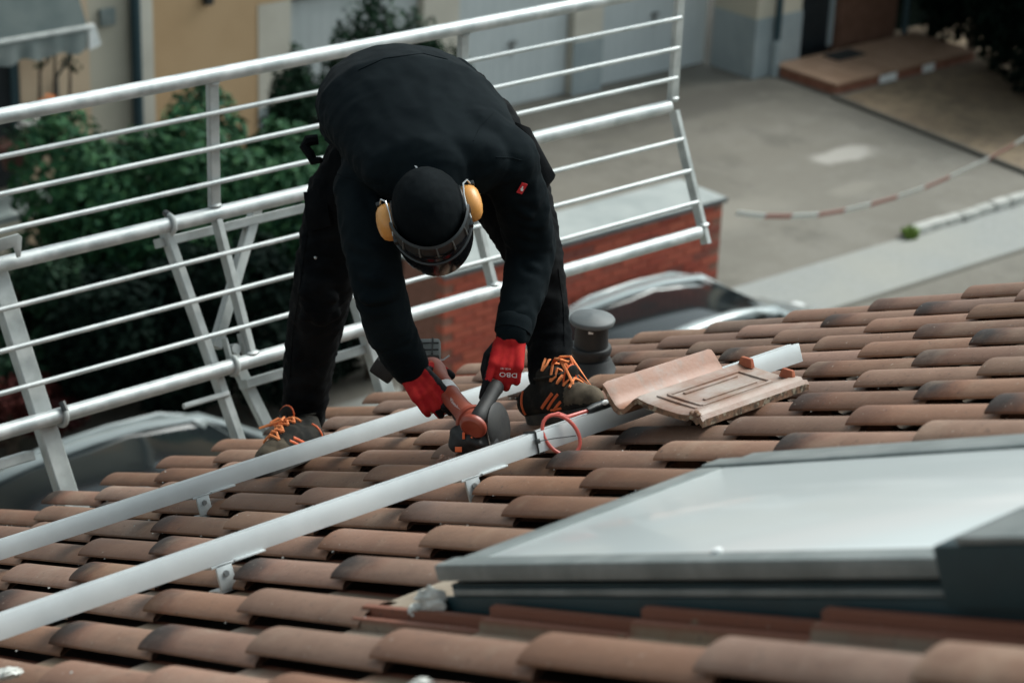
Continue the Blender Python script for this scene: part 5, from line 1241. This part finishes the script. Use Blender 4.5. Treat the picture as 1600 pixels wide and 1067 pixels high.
# ---- boots
def boot(side, heel, ball, toe, ankle, tongue, sidev, label=None):
    """sidev: visible lateral direction"""
    f = (toe-heel); f.normalize(); up = (NRM-f*NRM.dot(f)).normalized(); s = f.cross(up).normalized()
    parts = [('c', heel+up*.040, .036, ball+up*.034, .042), ('c', ball+up*.034, .042, toe+up*.030-f*.025, .033), ('c', heel+up*.045-f*.0, .034, ankle, .038), ('c', ankle, .038, ankle+ZU*.02, .040), ('c', ankle-ZU*.01+f*.01, .038, heel*.45+ball*.55+up*.055, .038), ('c', heel*.45+ball*.55+up*.055, .038, ball+up*.040, .036)]
    bt_ = shell('boot', parts, .005, 4, [M['boot'], M['boot_dusty'], M['boot']], person, lambda c, n: .0012*noise.noise(c*40), lambda c, n: 1 if (c-ball).dot(f) > -.012 and (c-heel).dot(up) > .022 and n.dot(up) > -.2 else 0)
    b = MB(); L = (toe-heel).length+.03; outline = []
    for k in range(24):
        a = 2*pi*k/24; x = cos(a)*(L/2+.012); wy = .036+.010*max(0, cos(a-.4)); y = sin(a)*wy*(1.0+.25*abs(cos(a))); outline.append((x, y))
    mid = (heel+toe)*.5+f*.002
    b.extr(mid-up*.012, mid+up*.016, outline, f, s); sl_ = b.build('sole', M['sole'], bt_, bevel=.004)
    # laces: zig-zag between two eyelet rows on the instep
    bpy.context.view_layer.update()
    def on(p):
        d_ = (-up*.75+f*.0); og_ = org(bt_); ok, loc, nn, _ = bt_.ray_cast(p+up*.12-og_, -up)
        return (loc+og_+nn*.003) if ok else p
    rows = []
    for k in range(5):
        t = k/4; c = ankle*(.40*(1-t))+(heel*.45+ball*.55)*(.60*(1-t))+(ball+f*.005)*t
        rows.append((on(c+s*.022*(1+.1*t)), on(c-s*.022*(1+.1*t)), on(c)))
    for k in range(5):
        b = MB(); l, r, c = rows[k]; b.tube([l, (l+c)/2+up*.006, c+up*.008, (r+c)/2+up*.006, r], .0034, 6); b.build('lace', M['orange'], bt_, smooth=True)
        if k < 4:
            b = MB(); l2, r2, c2 = rows[k+1]; b.tube([l, (l+c2)/2+up*.010, (c+c2)/2+up*.011, (c+r2)/2+up*.010, r2], .0032, 6); b.build('lace', M['orange'], bt_, smooth=True)
    rg = random.Random(3)
    top = rows[1][2]
    for k in range(4):                                       # bow loops
        sg = 1 if k % 2 else -1; b = MB(); e = top+f*(.055+.012*k)+s*sg*(.012+.010*k)*sidev+up*.006
        b.tube([top+up*.008, top+up*.020+f*.02+s*sg*.010, top+up*.016+f*.045+s*sg*.018, on(e)+up*.004, top+up*.010+f*.03+s*sg*.004], .0033, 6); b.build('lace_loop', M['orange'], bt_, smooth=True)
    b = MB(); tq = tongue; b.ell(tq, .026, .012, .034, (s, f, ZU), 16, 10); tg_ = b.build('tongue', M['boot'], bt_, smooth=True)
    b = MB(); b.tube([tq+s*(.026*cos(a))+ZU*(.034*sin(a))-f*.004 for a in [radians(-30+240*k/12) for k in range(13)]], .0026, 6); b.build('tongue_trim', M['orange_d'], tg_, smooth=True)
    b = MB(); b.lathe(tq+f*.009, f, [(.013, 0), (.013, .003)], 18); b.build('round_badge', M['tool_grey'], tg_)
    flatmark('badge_mark', tq+f*.0125, s, ZU, [[(-.006, -.004), (.002, -.005), (.007, -.001), (.001, .002), (-.001, .006), (-.003, .001)]], M['orange_d'], tg_)
    b = MB(); b.tube([ankle+ZU*.028+s*(.041*cos(a))+f*(.041*sin(a)) for a in [2*pi*k/20 for k in range(20)]], .004, 6, closed=True); b.build('collar_trim', M['boot'], bt_, smooth=True)
    # orange side emblem, snapped to the visible side
    for (t0, h0, t1, h1, wdt) in ((.30, .030, .50, .062, .007), (.38, .026, .58, .058, .006), (.46, .020, .62, .040, .006), (.42, .022, .60, .024, .005)):
        pts = []
        for k in range(6):
            t = t0+(t1-t0)*k/5; h = h0+(h1-h0)*k/5; c = heel*(1-t)+toe*t+up*h; og_ = org(bt_); ok, loc, nn, _ = bt_.ray_cast(c+s*sidev*.12-og_, -s*sidev)
            if ok: pts.append(loc+og_+nn*.0008)
        if len(pts) > 2:
            b = MB(); b.tube(pts, wdt*.6, 6, flat=.35, up=s); b.build('side_emblem', M['orange_d'], bt_, smooth=True)
    b = MB(); pts = []
    for k in range(7):
        h = .02+.055*k/6; og_ = org(bt_); c = heel+f*.02+up*h; ok, loc, nn, _ = bt_.ray_cast(c+s*sidev*.12-f*.02-og_, -s*sidev)
        if ok: pts.append(loc+og_+nn*.001)
    if len(pts) > 2: b.tube(pts, .003, 6); b.build('heel_trim', M['orange_d'], bt_, smooth=True)
    return bt_
Bh, Bb, Bt_ = roofpt(836, 655, .022), roofpt(908, 645, .022), roofpt(940, 640, .022)
bB = boot('B', Bh, Bb, Bt_, U(860, 602, 5.555), U(893, 590, 5.49), 1)
Ah, Ab, At = roofpt(492, 706, .022), roofpt(436, 728, .022), roofpt(412, 738, .022)
bA = boot('A', Ah, Ab, At, U(478, 662, 6.22), U(446, 652, 6.12), -1)

# ---------------------------------------------------------------- angle grinder
ag = thing('angle_grinder', G0, 'red and black cordless angle grinder held by the worker with both gloves', 'angle grinder')
b = MB(); ln = (G1-G0).length
def GP(t, up=0, sd=0): return G0+GA*t+GUP*up+GSD*sd
prof = [(.034, -.012), (.036, .0), (.034, .02), (.028, .045), (.0245, .08), (.0245, .13), (.027, .17), (.031, ln-.085), (.040, ln-.06), (.041, ln-.035), (.034, ln-.025)]
b.lathe(G0, GA, prof, 24); b.build('handle_body', M['tool_red'], ag, smooth=True, sharp=radians(50))
b = MB(); b.lathe(G0, GA, [(.0345, .012), (.039, .014), (.039, .024), (.034, .027)], 24); b.build('collar_ring', M['tool_red'], ag, smooth=True, sharp=radians(40))
b = MB(); b.lathe(G0, GA, [(.0268, .155), (.0278, .157), (.0285, .185), (.0275, .187)], 24); b.build('silver_label', M['tag_white'], ag, smooth=True)
gq = U(733, 686, 5.305)
shell('gear_head', [('c', GP(-.01)+FW*.015, .036, gq, .040), ('c', gq, .040, gq+RT*.035-UPI*.008, .036), ('c', gq-RT*.022+UPI*.01, .024, gq-RT*.030-UPI*.012, .020), ('c', gq-UPI*.028, .022, gq+RT*.03-UPI*.034, .022), ('c', gq-FW*.030, .016, gq-FW*.034+RT*.02-UPI*.01, .014)], .004, 2, M['tool_black'], ag, lambda c, n: .0022*noise.noise(c*55))
b = MB(); b.box(GP(.02, -.036), .062, .03, .06, (GSD, GUP, GA)); b.box(GP(.06, -.032), .03, .014, .11, (GSD, GUP, GA)); b.build('switch_paddle', M['tool_black'], ag, bevel=.008)
hx = (-FW*.9-RT*.1); hx = (hx-GA*hx.dot(GA)).normalized()
hy = GA.cross(hx)
for (t, y, sx, sy) in ((-.042, .012, .016, .012), (-.03, -.02, .006, .016), (-.012, -.012, .005, .012)):
    q_ = gq+RT*(t*1.0+.018)-UPI*(.010+y)-FW*.0405; b = MB(); b.box(q_, sx, sy, .008, (RT, UPI, FW)); b.build('orange_mark', M['orange_d'], ag, bevel=.001)
DA = (RT*.90-FW*.42+UPI*.08).normalized(); DC = U(771, 668, 5.325)
b = MB(); b.lathe(DC-DA*.012, DA, [(.012, 0), (.052, .0), (.058, .004), (.060, .026), (.054, .031), (.018, .034)], 32); b.build('disc_guard', M['tool_black'], ag, smooth=True, sharp=radians(45))
b = MB(); b.lathe(DC+DA*.012-UPI*.010, DA, [(.0600, 0), (.0600, .002)], 36); b.build('cutting_disc', M['dusty'], ag)
b = MB(); b.lathe(H0, HD, [(.012, 0), (.019, .012), (.019, .03), (.0175, .05), (.0175, .105), (.020, .125), (.018, .135), (.008, .138)], 20); b.build('side_handle', M['tool_black'], ag, smooth=True)
b = MB(); b.lathe(H0-HD*.016, HD, [(.026, -.008), (.032, -.003), (.0335, .003), (.031, .010), (.020, .013)], 24); b.build('handle_mount', M['tool_red'], ag, smooth=True)
# battery: gridded dark block
BC_ = U(646, 551, 5.62); bx = (RT*.97+UPI*.02).normalized(); bz = (UPI*.86-FW*.5).normalized(); bz = (bz-bx*bz.dot(bx)).normalized(); by = bx.cross(bz)
AB = (bx, by, bz)
b = MB(); b.box(BC_, .135, .085, .036, AB); bat = b.build('battery', M['tool_grey'], ag, bevel=.010)
b = MB(); b.box(BC_-bz*.031, .122, .08, .022, AB); b.build('battery_foot', M['tool_black'], ag, bevel=.006)
b = MB()
for x in (-.035, .015, .048): b.box(BC_+bz*.0185+bx*x, .004, .078, .002, AB)
for y in (-.015, .018): b.box(BC_+bz*.0185+by*y, .126, .004, .002, AB)
b.build('battery_groove', M['tool_black'], bat)
sg = -1 if by.dot(FW) > 0 else 1
text_on('battery_mark', '5.0', .016, BC_+bx*.030+by*sg*.0432-bz*.004, bx, bz, M['orange_d'], bat)
b = MB(); b.tube([BC_-bz*.024+bx*.05-FW*.05, BC_-bz*.022+bx*.075-FW*.045, BC_-bz*.010+bx*.09-FW*.04], .0022, 6); b.build('belt_hook', M['wire'], ag, smooth=True)
B2 = U(602, 575, 5.60); rx2 = (RT*.80-UPI*.55).normalized(); rz2 = (RT*.45+UPI*.75-FW*.45).normalized(); rz2 = (rz2-rx2*rz2.dot(rx2)).normalized()
b = MB(); b.box(B2, .060, .050, .045, (rx2, rx2.cross(rz2), rz2)); b.build('battery_end', M['tool_black'], ag, bevel=.008)
lx = (-GA); ly = GUP-lx*GUP.dot(lx); ly.normalize(); 
cL = GP(.072)+hx*.0262; text_on('script_print', 'Milwaukee', .0155, cL+hx*.001, lx, (UPI-lx*UPI.dot(lx)).normalized(), M['tag_white'], ag, sx=.9)
